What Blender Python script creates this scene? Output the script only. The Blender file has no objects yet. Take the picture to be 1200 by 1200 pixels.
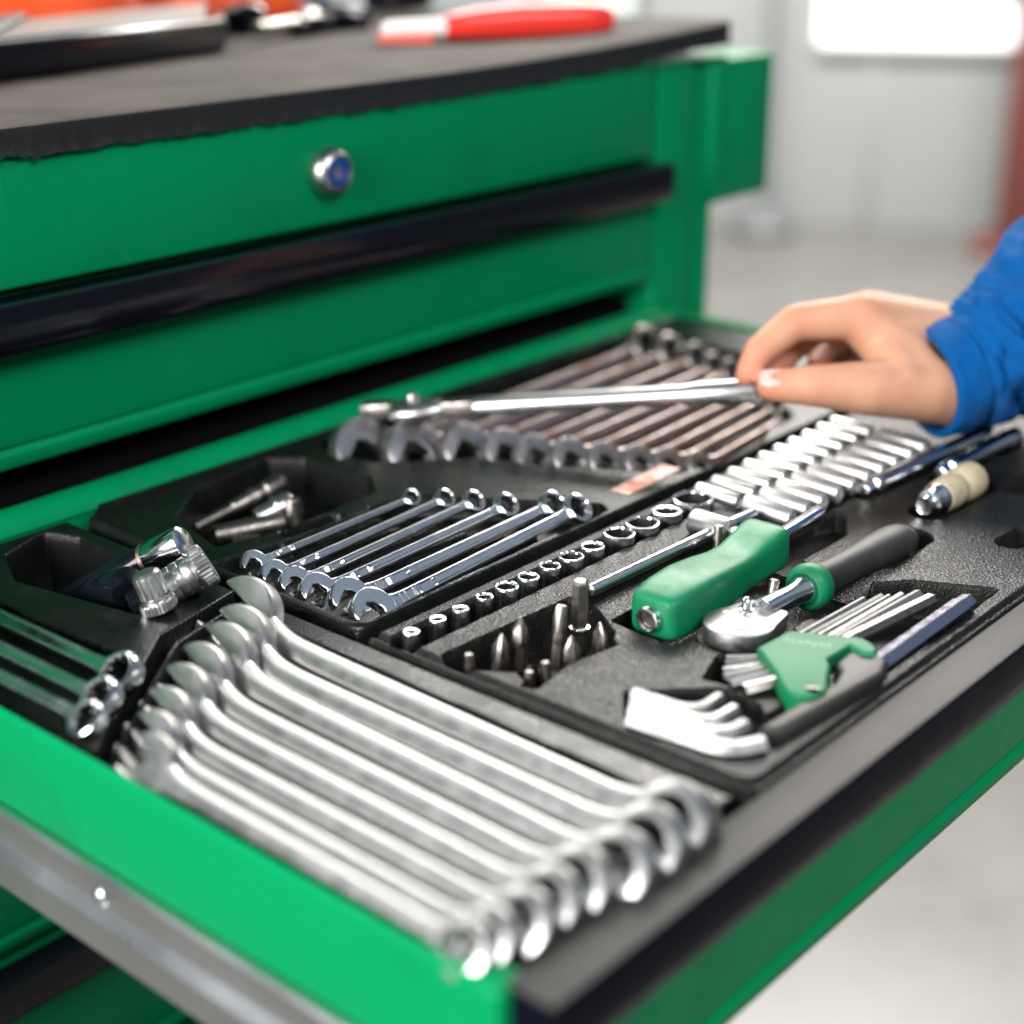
import bpy, bmesh, math, random
import numpy as np
from mathutils import Vector, Matrix, noise as mnoise
random.seed(7)
rng = np.random.default_rng(7)
SC = bpy.context.scene
COL = SC.collection
MM = 0.001

# ------------------------------------------------------------------ camera
cam = bpy.data.cameras.new('camera'); camo = bpy.data.objects.new('camera', cam); COL.objects.link(camo)
CAM = Vector((-0.3928, -0.2388, 0.28))
right = Vector((0.6559, -0.7549, -0.0024)); up = Vector((0.2782, 0.2388, 0.9304)); back = Vector((-0.7017, -0.6109, 0.3666))
m = Matrix.Identity(4)
for i in range(3):
    m[i][0], m[i][1], m[i][2], m[i][3] = right[i], up[i], back[i], CAM[i]
camo.matrix_world = m.normalized() if hasattr(m, 'normalized') else m
cam.sensor_width = 36; cam.lens = 56.25; cam.clip_start = 0.02; cam.clip_end = 60
cam.dof.use_dof = True; cam.dof.focus_distance = 0.686; cam.dof.aperture_fstop = 3.5; cam.dof.aperture_blades = 0
SC.camera = camo

# ------------------------------------------------------------------ indoor light
w = bpy.data.worlds.new('World'); SC.world = w; w.use_nodes = True
bg = w.node_tree.nodes['Background']; bg.inputs[0].default_value = (0.72, 0.86, 1.0, 1); bg.inputs[1].default_value = 0.13
def area(name, loc, target, sx, sy, power, col=(1, 1, 1)):
    l = bpy.data.lights.new(name, 'AREA'); l.shape = 'RECTANGLE'; l.size = sx; l.size_y = sy; l.energy = power; l.color = col
    o = bpy.data.objects.new(name, l); COL.objects.link(o); o.location = loc
    o.rotation_euler = (Vector(target) - Vector(loc)).to_track_quat('-Z', 'Y').to_euler(); return o
area('left_window_light', (-2.0, 0.15, 0.75), (0.0, 0.1, 0.0), 1.3, 1.0, 95, (1.0, 0.99, 0.97))
area('back_window_light', (0.55, 1.9, 1.45), (0.2, 0.1, 0.0), 3.2, 1.2, 44, (1.0, 0.97, 0.92))
area('side_window_light', (2.3, 1.05, 1.2), (0.2, 0.05, 0.0), 1.3, 0.75, 30, (1.0, 0.92, 0.80))
area('front_fill_light', (-0.25, -1.5, 1.6), (0.2, 0.3, 0.0), 1.4, 0.8, 37, (0.97, 0.98, 1.0))  # added fill from the front for cabinet face and hand, no known source
area('blue_reflection_fill', (1.7, -1.3, 2.0), (0.15, 0.2, 0.0), 2.4, 2.0, 3.4, (0.62, 0.78, 1.0))  # added dim blue panel for the wrench faces to mirror, no door known
area('far_floor_fill', (2.75, 1.6, 1.8), (3.2, 1.9, -0.75), 2.2, 1.0, 235, (1.0, 0.99, 0.97))  # extra unseen lamp, added to brighten the far floor and wall
SC.view_settings.view_transform = 'Standard'; SC.view_settings.look = 'None'
SC.view_settings.exposure = 0.0; SC.view_settings.gamma = 1.0; SC.view_settings.use_curve_mapping = False
SC.render.engine = 'CYCLES'
SC.cycles.use_denoising = True
SC.cycles.max_bounces = 7; SC.cycles.sample_clamp_indirect = 6.0
SC.cycles.caustics_reflective = False; SC.cycles.caustics_refractive = False

# ------------------------------------------------------------------ materials
def mat(name, base, metal=0.0, rough=0.4, dirt=None, dirt_scale=30.0, dirt_lo=0.5, dirt_hi=0.7, dirt_fac=0.6, bump=0.0, bump_scale=900.0,
        bump_kind='noise', rough_var=0.0, rv_scale=60.0, coat=0.0, spec=0.5, speck=None, dirt_rough=None, aniso=False):
    M = bpy.data.materials.new(name); M.use_nodes = True
    N, L = M.node_tree.nodes, M.node_tree.links
    p = N['Principled BSDF']
    p.inputs['Base Color'].default_value = (*base, 1); p.inputs['Metallic'].default_value = metal; p.inputs['Roughness'].default_value = rough
    p.inputs['Coat Weight'].default_value = coat; p.inputs['Coat Roughness'].default_value = 0.12; p.inputs['Specular IOR Level'].default_value = spec
    tc = N.new('ShaderNodeTexCoord')
    colsock = None
    def ntex(scale, detail=5, rgh=0.6):
        t = N.new('ShaderNodeTexNoise'); t.inputs['Scale'].default_value = scale; t.inputs['Detail'].default_value = detail; t.inputs['Roughness'].default_value = rgh
        L.new(tc.outputs['Object'], t.inputs['Vector']); return t
    def ramp(sock, lo, hi):
        r = N.new('ShaderNodeMapRange'); r.inputs['From Min'].default_value = lo; r.inputs['From Max'].default_value = hi
        L.new(sock, r.inputs['Value']); r.clamp = True; return r.outputs['Result']
    def mul(sock, k):
        a = N.new('ShaderNodeMath'); a.operation = 'MULTIPLY'; L.new(sock, a.inputs[0]); a.inputs[1].default_value = k; return a.outputs[0]
    rsock = None
    if rough_var:
        t = ntex(rv_scale, 6, 0.65)
        r = N.new('ShaderNodeMapRange'); r.inputs['From Min'].default_value = 0.3; r.inputs['From Max'].default_value = 0.7
        r.inputs['To Min'].default_value = max(0.03, rough - rough_var); r.inputs['To Max'].default_value = rough + rough_var
        L.new(t.outputs['Fac'], r.inputs['Value']); rsock = r.outputs['Result']
    prev = None
    if dirt:
        f = mul(ramp(ntex(dirt_scale, 8, 0.7).outputs['Fac'], dirt_lo, dirt_hi), dirt_fac)
        mx = N.new('ShaderNodeMix'); mx.data_type = 'RGBA'; mx.inputs['A'].default_value = (*base, 1); mx.inputs['B'].default_value = (*dirt, 1)
        L.new(f, mx.inputs['Factor']); prev = mx.outputs['Result']
        if dirt_rough is not None:
            mr = N.new('ShaderNodeMix'); mr.data_type = 'FLOAT'; mr.inputs['A'].default_value = rough; mr.inputs['B'].default_value = dirt_rough
            if rsock: L.new(rsock, mr.inputs['A'])
            L.new(f, mr.inputs['Factor']); rsock = mr.outputs['Result']
    if speck:
        f = ramp(ntex(speck[1], 3, 0.8).outputs['Fac'], speck[2], speck[2] + 0.03)
        mx = N.new('ShaderNodeMix'); mx.data_type = 'RGBA'; mx.inputs['A'].default_value = (*base, 1); mx.inputs['B'].default_value = (*speck[0], 1)
        if prev: L.new(prev, mx.inputs['A'])
        L.new(mul(f, 0.7), mx.inputs['Factor']); prev = mx.outputs['Result']
    if prev: L.new(prev, p.inputs['Base Color'])
    if rsock: L.new(rsock, p.inputs['Roughness'])
    if bump:
        b = N.new('ShaderNodeBump'); b.inputs['Strength'].default_value = bump; b.inputs['Distance'].default_value = 0.0006
        if bump_kind == 'leather':
            v = N.new('ShaderNodeTexVoronoi'); v.inputs['Scale'].default_value = bump_scale; v.feature = 'SMOOTH_F1'
            n2 = ntex(bump_scale * 0.6, 2)
            mp = N.new('ShaderNodeMix'); mp.data_type = 'VECTOR'; mp.inputs['Factor'].default_value = 0.0012
            L.new(tc.outputs['Object'], mp.inputs['A']); L.new(n2.outputs['Color'], mp.inputs['B']); L.new(mp.outputs['Result'], v.inputs['Vector'])
            L.new(v.outputs['Distance'], b.inputs['Height'])
        else:
            L.new(ntex(bump_scale, 4).outputs['Fac'], b.inputs['Height'])
        L.new(b.outputs['Normal'], p.inputs['Normal'])
    return M
G = {}
G['green'] = mat('green_paint', (0.0004, 0.235, 0.080), 0, 0.34, dirt=(0.004, 0.05, 0.022), dirt_scale=14, dirt_lo=0.52, dirt_hi=0.80, dirt_fac=0.35, bump=0.10, bump_scale=55, rough_var=0.07, coat=0.0, spec=0.10, speck=((0.006, 0.012, 0.009), 150, 0.745))
G['tray'] = mat('black_tray_plastic', (0.0095, 0.0098, 0.0095), 0, 0.35, dirt=(0.085, 0.070, 0.050), dirt_scale=26, dirt_lo=0.48, dirt_hi=0.82, dirt_fac=0.34, bump=0.75, bump_scale=950, bump_kind='leather', rough_var=0.08, spec=0.20, speck=((0.20, 0.17, 0.13), 420, 0.76), dirt_rough=0.55)
G['tray_clean'] = mat('black_tray_plastic_clean', (0.0065, 0.0078, 0.0072), 0, 0.30, dirt=(0.05, 0.048, 0.042), dirt_scale=30, dirt_lo=0.54, dirt_hi=0.82, dirt_fac=0.3, bump=0.28, bump_scale=1100, bump_kind='leather', rough_var=0.09, spec=0.24, speck=((0.22, 0.22, 0.2), 520, 0.79))
G['black'] = mat('black_gloss', (0.005, 0.006, 0.010), 0, 0.15, rough_var=0.06, rv_scale=120, spec=0.35)
G['handle'] = mat('black_handle_profile', (0.002, 0.003, 0.008), 0, 0.28, rough_var=0.08, spec=0.10)
G['handle_top'] = mat('dusty_handle_top', (0.009, 0.0085, 0.008), 0, 0.55, spec=0.3, dirt=(0.055, 0.05, 0.045), dirt_scale=12, dirt_lo=0.3, dirt_hi=0.75, dirt_fac=0.5, bump=0.1, bump_scale=500)
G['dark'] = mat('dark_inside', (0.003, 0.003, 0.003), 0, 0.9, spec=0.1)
G['chrome'] = mat('polished_chrome', (0.82, 0.84, 0.87), 1, 0.15, rough_var=0.06, rv_scale=160, dirt=(0.30, 0.27, 0.24), dirt_scale=130, dirt_lo=0.58, dirt_hi=0.82, dirt_fac=0.6, dirt_rough=0.4)
G['satin'] = mat('satin_chrome', (0.56, 0.56, 0.555), 1, 0.33, rough_var=0.06, rv_scale=140, dirt=(0.32, 0.30, 0.27), dirt_scale=240, dirt_lo=0.58, dirt_hi=0.85, dirt_fac=0.35, dirt_rough=0.45)
G['brown_steel'] = mat('tarnished_steel', (0.42, 0.35, 0.33), 1, 0.34, rough_var=0.08, dirt=(0.20, 0.085, 0.045), dirt_scale=45, dirt_lo=0.42, dirt_hi=0.7, dirt_fac=0.85, dirt_rough=0.6)
G['grey_steel'] = mat('grey_steel', (0.40, 0.40, 0.41), 1, 0.36, rough_var=0.08, dirt=(0.16, 0.11, 0.09), dirt_scale=60, dirt_lo=0.5, dirt_hi=0.75, dirt_fac=0.7, dirt_rough=0.55)
G['dark_steel'] = mat('dark_steel', (0.30, 0.275, 0.25), 1, 0.33, rough_var=0.1, rv_scale=300, dirt=(0.06, 0.05, 0.045), dirt_scale=200, dirt_lo=0.45, dirt_hi=0.7, dirt_fac=0.7, dirt_rough=0.6)
G['bore'] = mat('shaded_socket_bore', (0.12, 0.11, 0.10), 1, 0.45)  # shade inside the socket holes put into the colour, walls are chrome
G['zinc'] = mat('zinc_rail', (0.66, 0.68, 0.70), 1, 0.30, rough_var=0.05, rv_scale=20, dirt=(0.45, 0.44, 0.43), dirt_scale=160, dirt_lo=0.6, dirt_hi=0.8, dirt_fac=0.4)
G['bright_satin'] = mat('bright_satin', (0.88, 0.885, 0.87), 1, 0.41, rough_var=0.05, rv_scale=200, dirt=(0.4, 0.38, 0.35), dirt_scale=120, dirt_lo=0.6, dirt_hi=0.82, dirt_fac=0.5)
G['hex_steel'] = mat('hex_key_steel', (0.30, 0.30, 0.30), 1, 0.46, rough_var=0.1, rv_scale=300, dirt=(0.2, 0.18, 0.16), dirt_scale=160, dirt_lo=0.55, dirt_hi=0.75, dirt_fac=0.7, dirt_rough=0.5)
G['blued'] = mat('blue_steel', (0.36, 0.40, 0.52), 1, 0.24, rough_var=0.08, rv_scale=300, dirt=(0.12, 0.08, 0.06), dirt_scale=260, dirt_lo=0.62, dirt_hi=0.72, dirt_fac=0.9)
G['grip_green'] = mat('green_grip_plastic', (0.002, 0.180, 0.075), 0, 0.45, dirt=(0.02, 0.06, 0.03), spec=0.35, speck=((0.02, 0.05, 0.03), 260, 0.74), dirt_scale=70, dirt_lo=0.52, dirt_hi=0.75, dirt_fac=0.6, bump=0.12, bump_scale=900, rough_var=0.08)
G['holder_green'] = mat('green_holder_plastic', (0.002, 0.165, 0.065), 0, 0.5, spec=0.3, dirt=(0.05, 0.14, 0.06), dirt_scale=120, dirt_lo=0.5, dirt_hi=0.75, dirt_fac=0.5, bump=0.08)
G['pale_print'] = mat('pale_green_lettering', (0.22, 0.42, 0.25), 0, 0.5)
G['rubber'] = mat('black_rubber', (0.022, 0.021, 0.020), 0, 0.5, dirt=(0.09, 0.08, 0.07), dirt_scale=90, dirt_lo=0.5, dirt_hi=0.8, dirt_fac=0.5, bump=0.2, bump_scale=1200)
G['mat'] = mat('worn_rubber_mat', (0.026, 0.021, 0.017), 0, 0.75, spec=0.2, dirt=(0.095, 0.074, 0.055), dirt_scale=16, dirt_lo=0.35, dirt_hi=0.68, dirt_fac=0.75, bump=0.4, bump_scale=700, speck=((0.45, 0.38, 0.28), 120, 0.755))
G['mat_edge'] = mat('cut_rubber_edge', (0.012, 0.012, 0.012), 0, 0.5, bump=0.5, bump_scale=300)
G['blue_core'] = mat('blue_lock_plastic', (0.01, 0.065, 0.24), 0, 0.3)
G['cream'] = mat('yellowed_rubber', (0.50, 0.43, 0.28), 0, 0.5, dirt=(0.16, 0.12, 0.06), dirt_scale=160, dirt_lo=0.5, dirt_hi=0.75, dirt_fac=0.6, bump=0.2)
G['sticker'] = mat('red_sticker', (0.62, 0.14, 0.075), 0, 0.45, dirt=(0.85, 0.66, 0.56), dirt_scale=140, dirt_lo=0.44, dirt_hi=0.58, dirt_fac=0.85)
G['skin'] = mat('skin', (0.58, 0.315, 0.20), 0, 0.55, spec=0.3, dirt=(0.50, 0.18, 0.11), dirt_scale=38, dirt_lo=0.45, dirt_hi=0.75, dirt_fac=0.5, bump=0.25, bump_scale=700)
G['skin'].node_tree.nodes['Principled BSDF'].inputs['Subsurface Weight'].default_value = 0.15
G['skin'].node_tree.nodes['Principled BSDF'].inputs['Subsurface Radius'].default_value = (0.006, 0.002, 0.001)
G['nail'] = mat('nail', (0.72, 0.45, 0.40), 0, 0.25)
G['cloth'] = mat('blue_workwear', (0.0, 0.078, 0.265), 0, 0.9, dirt=(0.035, 0.055, 0.10), dirt_scale=24, dirt_lo=0.50, dirt_hi=0.72, dirt_fac=0.6, bump=0.5, bump_scale=1500, spec=0.15)
G['orange'] = mat('orange_cloth', (0.66, 0.065, 0.005), 0, 0.75, bump=0.4, bump_scale=500, dirt=(0.5, 0.03, 0.01), dirt_scale=12, dirt_lo=0.5, dirt_hi=0.65, dirt_fac=0.7)
G['red'] = mat('red_plastic', (0.72, 0.035, 0.022), 0, 0.3, coat=0.3)
G['pink'] = mat('pink_rubber', (0.62, 0.12, 0.09), 0, 0.5)
G['white'] = mat('white_plastic', (0.78, 0.78, 0.74), 0, 0.4)
G['yellow'] = mat('yellow_plastic', (0.55, 0.28, 0.02), 0, 0.45)
G['greyblue'] = mat('grey_blue_plastic', (0.28, 0.33, 0.40), 0, 0.4)
G['dkgreen'] = mat('dark_green_label', (0.03, 0.12, 0.07), 0, 0.5)
G['screen'] = mat('dusty_screen', (0.22, 0.205, 0.18), 0, 0.35, dirt=(0.34, 0.31, 0.26), dirt_scale=14, dirt_lo=0.4, dirt_hi=0.7, dirt_fac=0.7)
G['floor'] = mat('concrete_floor', (0.150, 0.143, 0.130), 0, 0.34, dirt=(0.098, 0.091, 0.078), dirt_scale=3.5, dirt_lo=0.38, dirt_hi=0.66, dirt_fac=0.8, rough_var=0.1, rv_scale=4)
G['wall'] = mat('grey_wall_paint', (0.285, 0.292, 0.285), 0, 0.6, dirt=(0.245, 0.25, 0.245), dirt_scale=1.6, dirt_fac=0.6)
G['lift_red'] = mat('red_lift_paint', (0.15, 0.04, 0.03), 0, 0.4)
G['grey_metal'] = mat('grey_metal', (0.13, 0.135, 0.135), 0, 0.5)
def emis(name, col, s):
    M = bpy.data.materials.new(name); M.use_nodes = True
    p = M.node_tree.nodes['Principled BSDF']; p.inputs['Base Color'].default_value = (*col, 1)
    p.inputs['Emission Color'].default_value = (*col, 1); p.inputs['Emission Strength'].default_value = s; return M
G['window'] = emis('bright_window', (1, 1, 1), 1.6)

# ------------------------------------------------------------------ builders
def thing(name, label, cat, M=None, group=None):
    o = bpy.data.objects.new(name, None); COL.objects.link(o); o.empty_display_size = 0.01
    if M is not None: o.matrix_world = M
    o['label'] = label; o['category'] = cat
    if group: o['group'] = group
    return o
def tag(o, label, cat, group=None):
    o['label'] = label; o['category'] = cat
    if group: o['group'] = group
    return o
def mk(name, vf, material, parent=None, M=None, sharp=38, smooth=True, kind=None):
    v, f = vf
    me = bpy.data.meshes.new(name)
    me.from_pydata([(a * MM, b * MM, c * MM) for a, b, c in v], [], f)
    me.validate(); me.update()
    if smooth:
        me.polygons.foreach_set('use_smooth', [len(p.vertices) < 9 for p in me.polygons])
        me.set_sharp_from_angle(angle=math.radians(sharp))
    me.materials.append(material)
    o = bpy.data.objects.new(name, me); COL.objects.link(o)
    if parent: o.parent = parent
    if M is not None:
        if parent: o.matrix_local = M
        else: o.matrix_world = M
    if kind: o['kind'] = kind
    return o
def frame(A, B, n=(0, 0, 1), scale=MM):
    """matrix: origin A, x axis towards B, z axis as near n as possible (mm in)"""
    A, B = Vector(A), Vector(B); x = (B - A).normalized(); n = Vector(n); z = (n - x * n.dot(x)).normalized(); y = z.cross(x)
    M = Matrix.Identity(4)
    for i in range(3): M[i][0], M[i][1], M[i][2], M[i][3] = x[i], y[i], z[i], A[i] * scale
    return M
def T(x, y, z=0, rz=0): return Matrix.Translation((x * MM, y * MM, z * MM)) @ Matrix.Rotation(rz, 4, 'Z')
def join(*parts):
    V, F = [], []
    for v, f in parts:
        k = len(V); V += list(v); F += [tuple(i + k for i in q) for q in f]
    return V, F
def xf(vf, M):
    v, f = vf
    return [tuple(M @ Vector(p)) for p in v], f
def loft(rings, cap0=True, cap1=True):
    n = len(rings[0]); V = [p for r in rings for p in r]; F = []
    for i in range(len(rings) - 1):
        for j in range(n):
            a, b = i * n + j, i * n + (j + 1) % n
            F.append((a, b, b + n, a + n))
    if cap0: F.append(tuple(range(n - 1, -1, -1)))
    if cap1: k = (len(rings) - 1) * n; F.append(tuple(range(k, k + n)))
    return V, F
def lathe(prof, n=24, cap0=True, cap1=True):
    """profile [(x, r)] about the x axis"""
    return loft([[(x, r * math.cos(2 * math.pi * j / n), r * math.sin(2 * math.pi * j / n)) for j in range(n)] for x, r in prof], cap0, cap1)
def lathez(prof, n=32, cap0=True, cap1=True):
    return loft([[(r * math.cos(2 * math.pi * j / n), r * math.sin(2 * math.pi * j / n), z) for j in range(n)] for z, r in prof], cap0, cap1)
def from_bm(bm):
    bm.verts.index_update()
    r = [tuple(v.co) for v in bm.verts], [tuple(v.index for v in f.verts) for f in bm.faces]; bm.free(); return r
def box(x0, x1, y0, y1, z0, z1, bev=0.5, seg=2):
    bm = bmesh.new(); bmesh.ops.create_cube(bm, size=1)
    for v in bm.verts: v.co = Vector((x0 + (v.co.x + .5) * (x1 - x0), y0 + (v.co.y + .5) * (y1 - y0), z0 + (v.co.z + .5) * (z1 - z0)))
    if bev: bmesh.ops.bevel(bm, geom=list(bm.edges), offset=min(bev, .45 * min(x1 - x0, y1 - y0, z1 - z0)), segments=seg, profile=.5, affect='EDGES')
    return from_bm(bm)
def prism(poly, z0, z1, bev=0.4, seg=2):
    bm = bmesh.new(); vs = [bm.verts.new((x, y, z0)) for x, y in poly]; f = bm.faces.new(vs)
    if f.normal.z > 0 or sum((poly[i][0] * poly[(i + 1) % len(poly)][1] - poly[(i + 1) % len(poly)][0] * poly[i][1]) for i in range(len(poly))) > 0: f.normal_flip()
    r = bmesh.ops.extrude_face_region(bm, geom=[f]); tv = [g for g in r['geom'] if isinstance(g, bmesh.types.BMVert)]
    for v in tv: v.co.z = z1
    bmesh.ops.recalc_face_normals(bm, faces=bm.faces)
    if bev:
        es = [e for e in bm.edges if abs(e.verts[0].co.z - e.verts[1].co.z) < 1e-6]
        bmesh.ops.bevel(bm, geom=es, offset=bev, segments=seg, profile=.5, affect='EDGES', clamp_overlap=True)
    return from_bm(bm)
def tube(pts, radii, n=14, cap=True, roll=0.0):
    pts = [Vector(p) for p in pts]; rings = []; u = Vector((0, 0, 1))
    if not hasattr(radii, '__len__'): radii = [radii] * len(pts)
    for i, p in enumerate(pts):
        t = (pts[min(i + 1, len(pts) - 1)] - pts[max(i - 1, 0)]).normalized()
        a = u - t * u.dot(t)
        if a.length < 1e-3: a = Vector((1, 0, 0)) - t * t.x
        a.normalize(); b = t.cross(a)
        ph = (math.pi / 6 if n == 6 else 0) + roll
        rings.append([tuple(p + (a * math.cos(2 * math.pi * j / n + ph) + b * math.sin(2 * math.pi * j / n + ph)) * radii[i]) for j in range(n)])
    return loft(rings, cap, cap)
def arc(a, b, c, k=6):
    """quadratic bezier points"""
    a, b, c = Vector(a), Vector(b), Vector(c)
    return [tuple(a * (1 - t) ** 2 + b * 2 * t * (1 - t) + c * t * t) for t in [i / k for i in range(k + 1)]]
def text(name, s, size, depth, material, parent, M):
    cu = bpy.data.curves.new(name, 'FONT'); cu.body = s; cu.size = size * MM; cu.extrude = depth * MM; cu.align_x = 'CENTER'; cu.align_y = 'CENTER'
    tmp = bpy.data.objects.new(name, cu); COL.objects.link(tmp)
    dg = bpy.context.evaluated_depsgraph_get(); me = bpy.data.meshes.new_from_object(tmp.evaluated_get(dg))
    bpy.data.objects.remove(tmp); bpy.data.curves.remove(cu)
    me.materials.clear(); me.materials.append(material)
    o = bpy.data.objects.new(name, me); COL.objects.link(o); o.parent = parent; o.matrix_local = M; return o

# ------------------------------------------------------------------ setting: floor, wall, window
def struct(name, vf, m_, M=None):
    o = mk(name, vf, m_, None, M, smooth=False); o['kind'] = 'structure'; return o
struct('floor', ([(-9000, -9000, -751), (9000, -9000, -751), (9000, 9000, -751), (-9000, 9000, -751)], [(0, 1, 2, 3)]), G['floor'])
WN = Vector((0.8753, 0.4836, 0)); WF = Vector((4177.9, 2286.6, -751)); WR = Vector((0.4836, -0.8753, 0))   # wall normal, foot, rightwards
WM = Matrix.Identity(4)
for i in range(3): WM[i][0], WM[i][1], WM[i][2], WM[i][3] = WR[i], WN[i], (0, 0, 1)[i], WF[i] * MM
wl = struct('wall', box(-5000, 5000, 0, 200, 0, 3200, 0), G['wall'], WM)
for k in range(14):
    mk('wall_rib', box(-3900 + k * 560, -3872 + k * 560, -9, -0.5, 0, 540, 2), G['wall'], wl)
win = thing('window', 'overexposed bright window band along the grey far wall', 'window', WM)
mk('pane', box(-145, 1700, -14, -2, 566, 1000, 6, 3), G['window'], win)
mk('frame', box(-150, 1700, -30, -1, 542, 562, 2), G['wall'], win)
mk('blind', xf(box(0, 1500, -70, -20, 0, 320, 10), Matrix.Translation((150, 0, 722)) @ Matrix.Rotation(math.radians(2.6), 4, 'Y')), G['dark'], win)
po = thing('lift_post', 'dull red vehicle lift post before the grey wall', 'post', WM @ T(470, -260, 0))
mk('column', box(-55, 75, -60, 60, 12, 2400, 8), G['lift_red'], po)
mk('base_plate', box(-120, 150, -120, 120, 0, 30, 4), G['lift_red'], po)
sp = thing('floor_stand', 'thin grey stand with a dark rounded foot by the far wall', 'stand', WM @ T(-280, -150, 0))
mk('pole', lathez([(60, 14), (1600, 12)], 16), G['grey_metal'], sp)
mk('foot', lathez([(0, 95), (20, 100), (50, 80), (75, 30), (90, 14)], 24), G['grey_metal'], sp)

# ------------------------------------------------------------------ tool cabinet
FY = 410.0
cab = thing('tool_cabinet', 'green steel tool cabinet with one drawer pulled fully open', 'tool cabinet')
mk('body', join(box(-190, 577, FY + 22, 870, -700, 3, 1), box(-190, 577, FY + 60, 870, 3, 163, 1)), G['dark'], cab)
mk('side_panel', box(562, 580, FY + 5, 872, -705, 165, 3), G['green'], cab)
fas = mk('fascia', box(-200, 498, FY, FY + 70, 105, 164.5, 2.5, 3), G['green'], cab)
mk('worktop', box(-203, 579, FY - 1, 872, 164.8, 167.5, 1), G['green'], cab)
mk('corner_post', join(box(503, 548, FY + 1, FY + 60, -700, 164.6, 5, 4), box(546, 577, FY + 6, FY + 60, -700, 164.6, 12, 5)), G['green'], cab)
mk('corner_post', box(-200, -160, FY + 1, FY + 60, -700, 104.6, 5, 4), G['green'], cab)
mk('side_bracket', join(box(578, 652, FY + 3, FY + 130, 62, 164, 4, 3), box(572, 590, FY + 1.5, FY + 40, 62, 168, 4, 3)), G['green'], cab)
lk = mk('lock', xf(lathe([(-1, 12.6), (2, 13.2), (5.6, 13.0), (8.6, 11.8), (10.6, 9.8), (10.9, 8.8), (9.2, 8.5)], 40), frame((200, FY, 134.7), (200, FY - 10, 134.7), (0, 0, 1), 1)), G['satin'], cab)
mk('lock_core', xf(lathe([(6, 8.6), (9.6, 8.5), (10.2, 7.7), (10.2, 3.9), (6.0, 3.8)], 32), frame((200, FY, 134.7), (200, FY - 10, 134.7), (0, 0, 1), 1)), G['blue_core'], lk)
mk('keyhole', xf(lathe([(6.0, 3.6), (8.6, 2.5), (9.4, 0.9)], 20), frame((200, FY, 134.7), (200, FY - 10, 134.7), (0, 0, 1), 1)), G['chrome'], lk)
def handle_profile(x0, x1, zt, zb, yback, depth):
    """extruded handle: flat top, bulged front"""
    h = zt - zb
    P = [(yback, zt - 0.6), (yback - 0.8, zt), (yback - depth + 1.0, zt), (yback - depth + 0.2, zt - .8), (yback - depth - 0.4, zt - h * .3), (yback - depth - 0.4, zt - h * .6), (yback - depth + 1.0, zt - h * .88), (yback - depth + 4, zb), (yback - depth + 8, zb + 1.0), (yback - depth + 9, zb + 5), (yback, zb + 6)]
    return loft([[(x, y, z) for y, z in P] for x in (x0, x1)])
def panel(x0, x1, zt, zb, y, th=14):
    """drawer front with a hemmed lower edge"""
    P = [(y + th, zt), (y, zt), (y, zb + 13), (y + 0.5, zb + 11.5), (y + 1.6, zb + 10.3), (y + 1.0, zb + 9), (y - 0.8, zb + 7.5), (y - 0.8, zb + 3), (y + 0.6, zb + 0.8), (y + min(3, th * .9), zb), (y + th, zb)]
    return loft([[(x, a, b) for a, b in P] for x in (x0, x1)])
XL, XR = -127.5, 511.0
def closed_drawer(zt, zb, hh=25, dp=18, xl=-150, xr=499):
    d = mk('drawer', panel(xl, xr - 1, zt - 2, zb, FY), G['green'], cab)
    mk('handle', handle_profile(xl, xr, zt, zt - hh, FY - 0.4, dp), G['black'], d)
    return d
closed_drawer(103.5, 20.0)
closed_drawer(-90, -236)
closed_drawer(-241, -345)
closed_drawer(-352, -470)
closed_drawer(-476, -640)
# the open drawer
dr = mk('drawer', box(XL + 2, XR - 2, -2, FY - 4, -34, -31, 0.5), G['green'], cab)
dr['label'] = 'open drawer lined with black plastic tool trays'
def wallprof_x(xo, s):   # side wall section across x; s=+1: inside lies at +x
    return [(xo, -82), (xo, -3.5), (xo + s * .8, -1.2), (xo + s * 2.6, 0.2), (xo + s * 9, 0.2), (xo + s * 11, -1.0), (xo + s * 11.6, -3.5), (xo + s * 9.5, -7), (xo + s * 3, -8), (xo + s * 3, -82)]
def bar_y(P, y0, y1): 
    r = [[(x, y, z) for x, z in P] for y in (y0, y1)]; return loft(r)
LW = [(XL, -40.5), (XL, -3.0), (XL + .7, -1.0), (XL + 2.2, 0.2), (XL + 3.2, -.6), (XL + 3.4, -3), (XL + 3.4, -40.5)]
mk('side_wall', bar_y(LW, 10, FY + 10), G['green'], dr)
mk('side_wall', bar_y(wallprof_x(XR, -1), -2, FY + 10), G['green'], dr)
BW = [(FY, -40), (FY, 1.5), (FY - 1.5, 3.0), (FY - 6, 3.2), (FY - 11, 1.5), (FY - 14.5, -2.5), (FY - 15.6, -5.5), (FY - 14.2, -6.6), (FY - 14, -40)]
mk('back_wall', loft([[(x, y, z) for y, z in BW] for x in (XL + 3.4, XR - 12)]), G['green'], dr)
mk('front_panel', panel(XL, XR, -1.5, -84, -2.9, 1.8), G['green'], dr)
mk('corner_bend', box(XL - .3, XL + 13, -3.4, 16, -84, 0.1, 3.2, 4), G['green'], dr)
hd = mk('handle', handle_profile(XL + 4.0, XR + 0.5, 0.4, -25, -0.8, 18.7), G['handle'], dr)
hd.data.materials.append(G['handle_top'])
for p in hd.data.polygons:
    if p.normal.z > 0.8 and p.center.z > -0.002: p.material_index = 1
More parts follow.
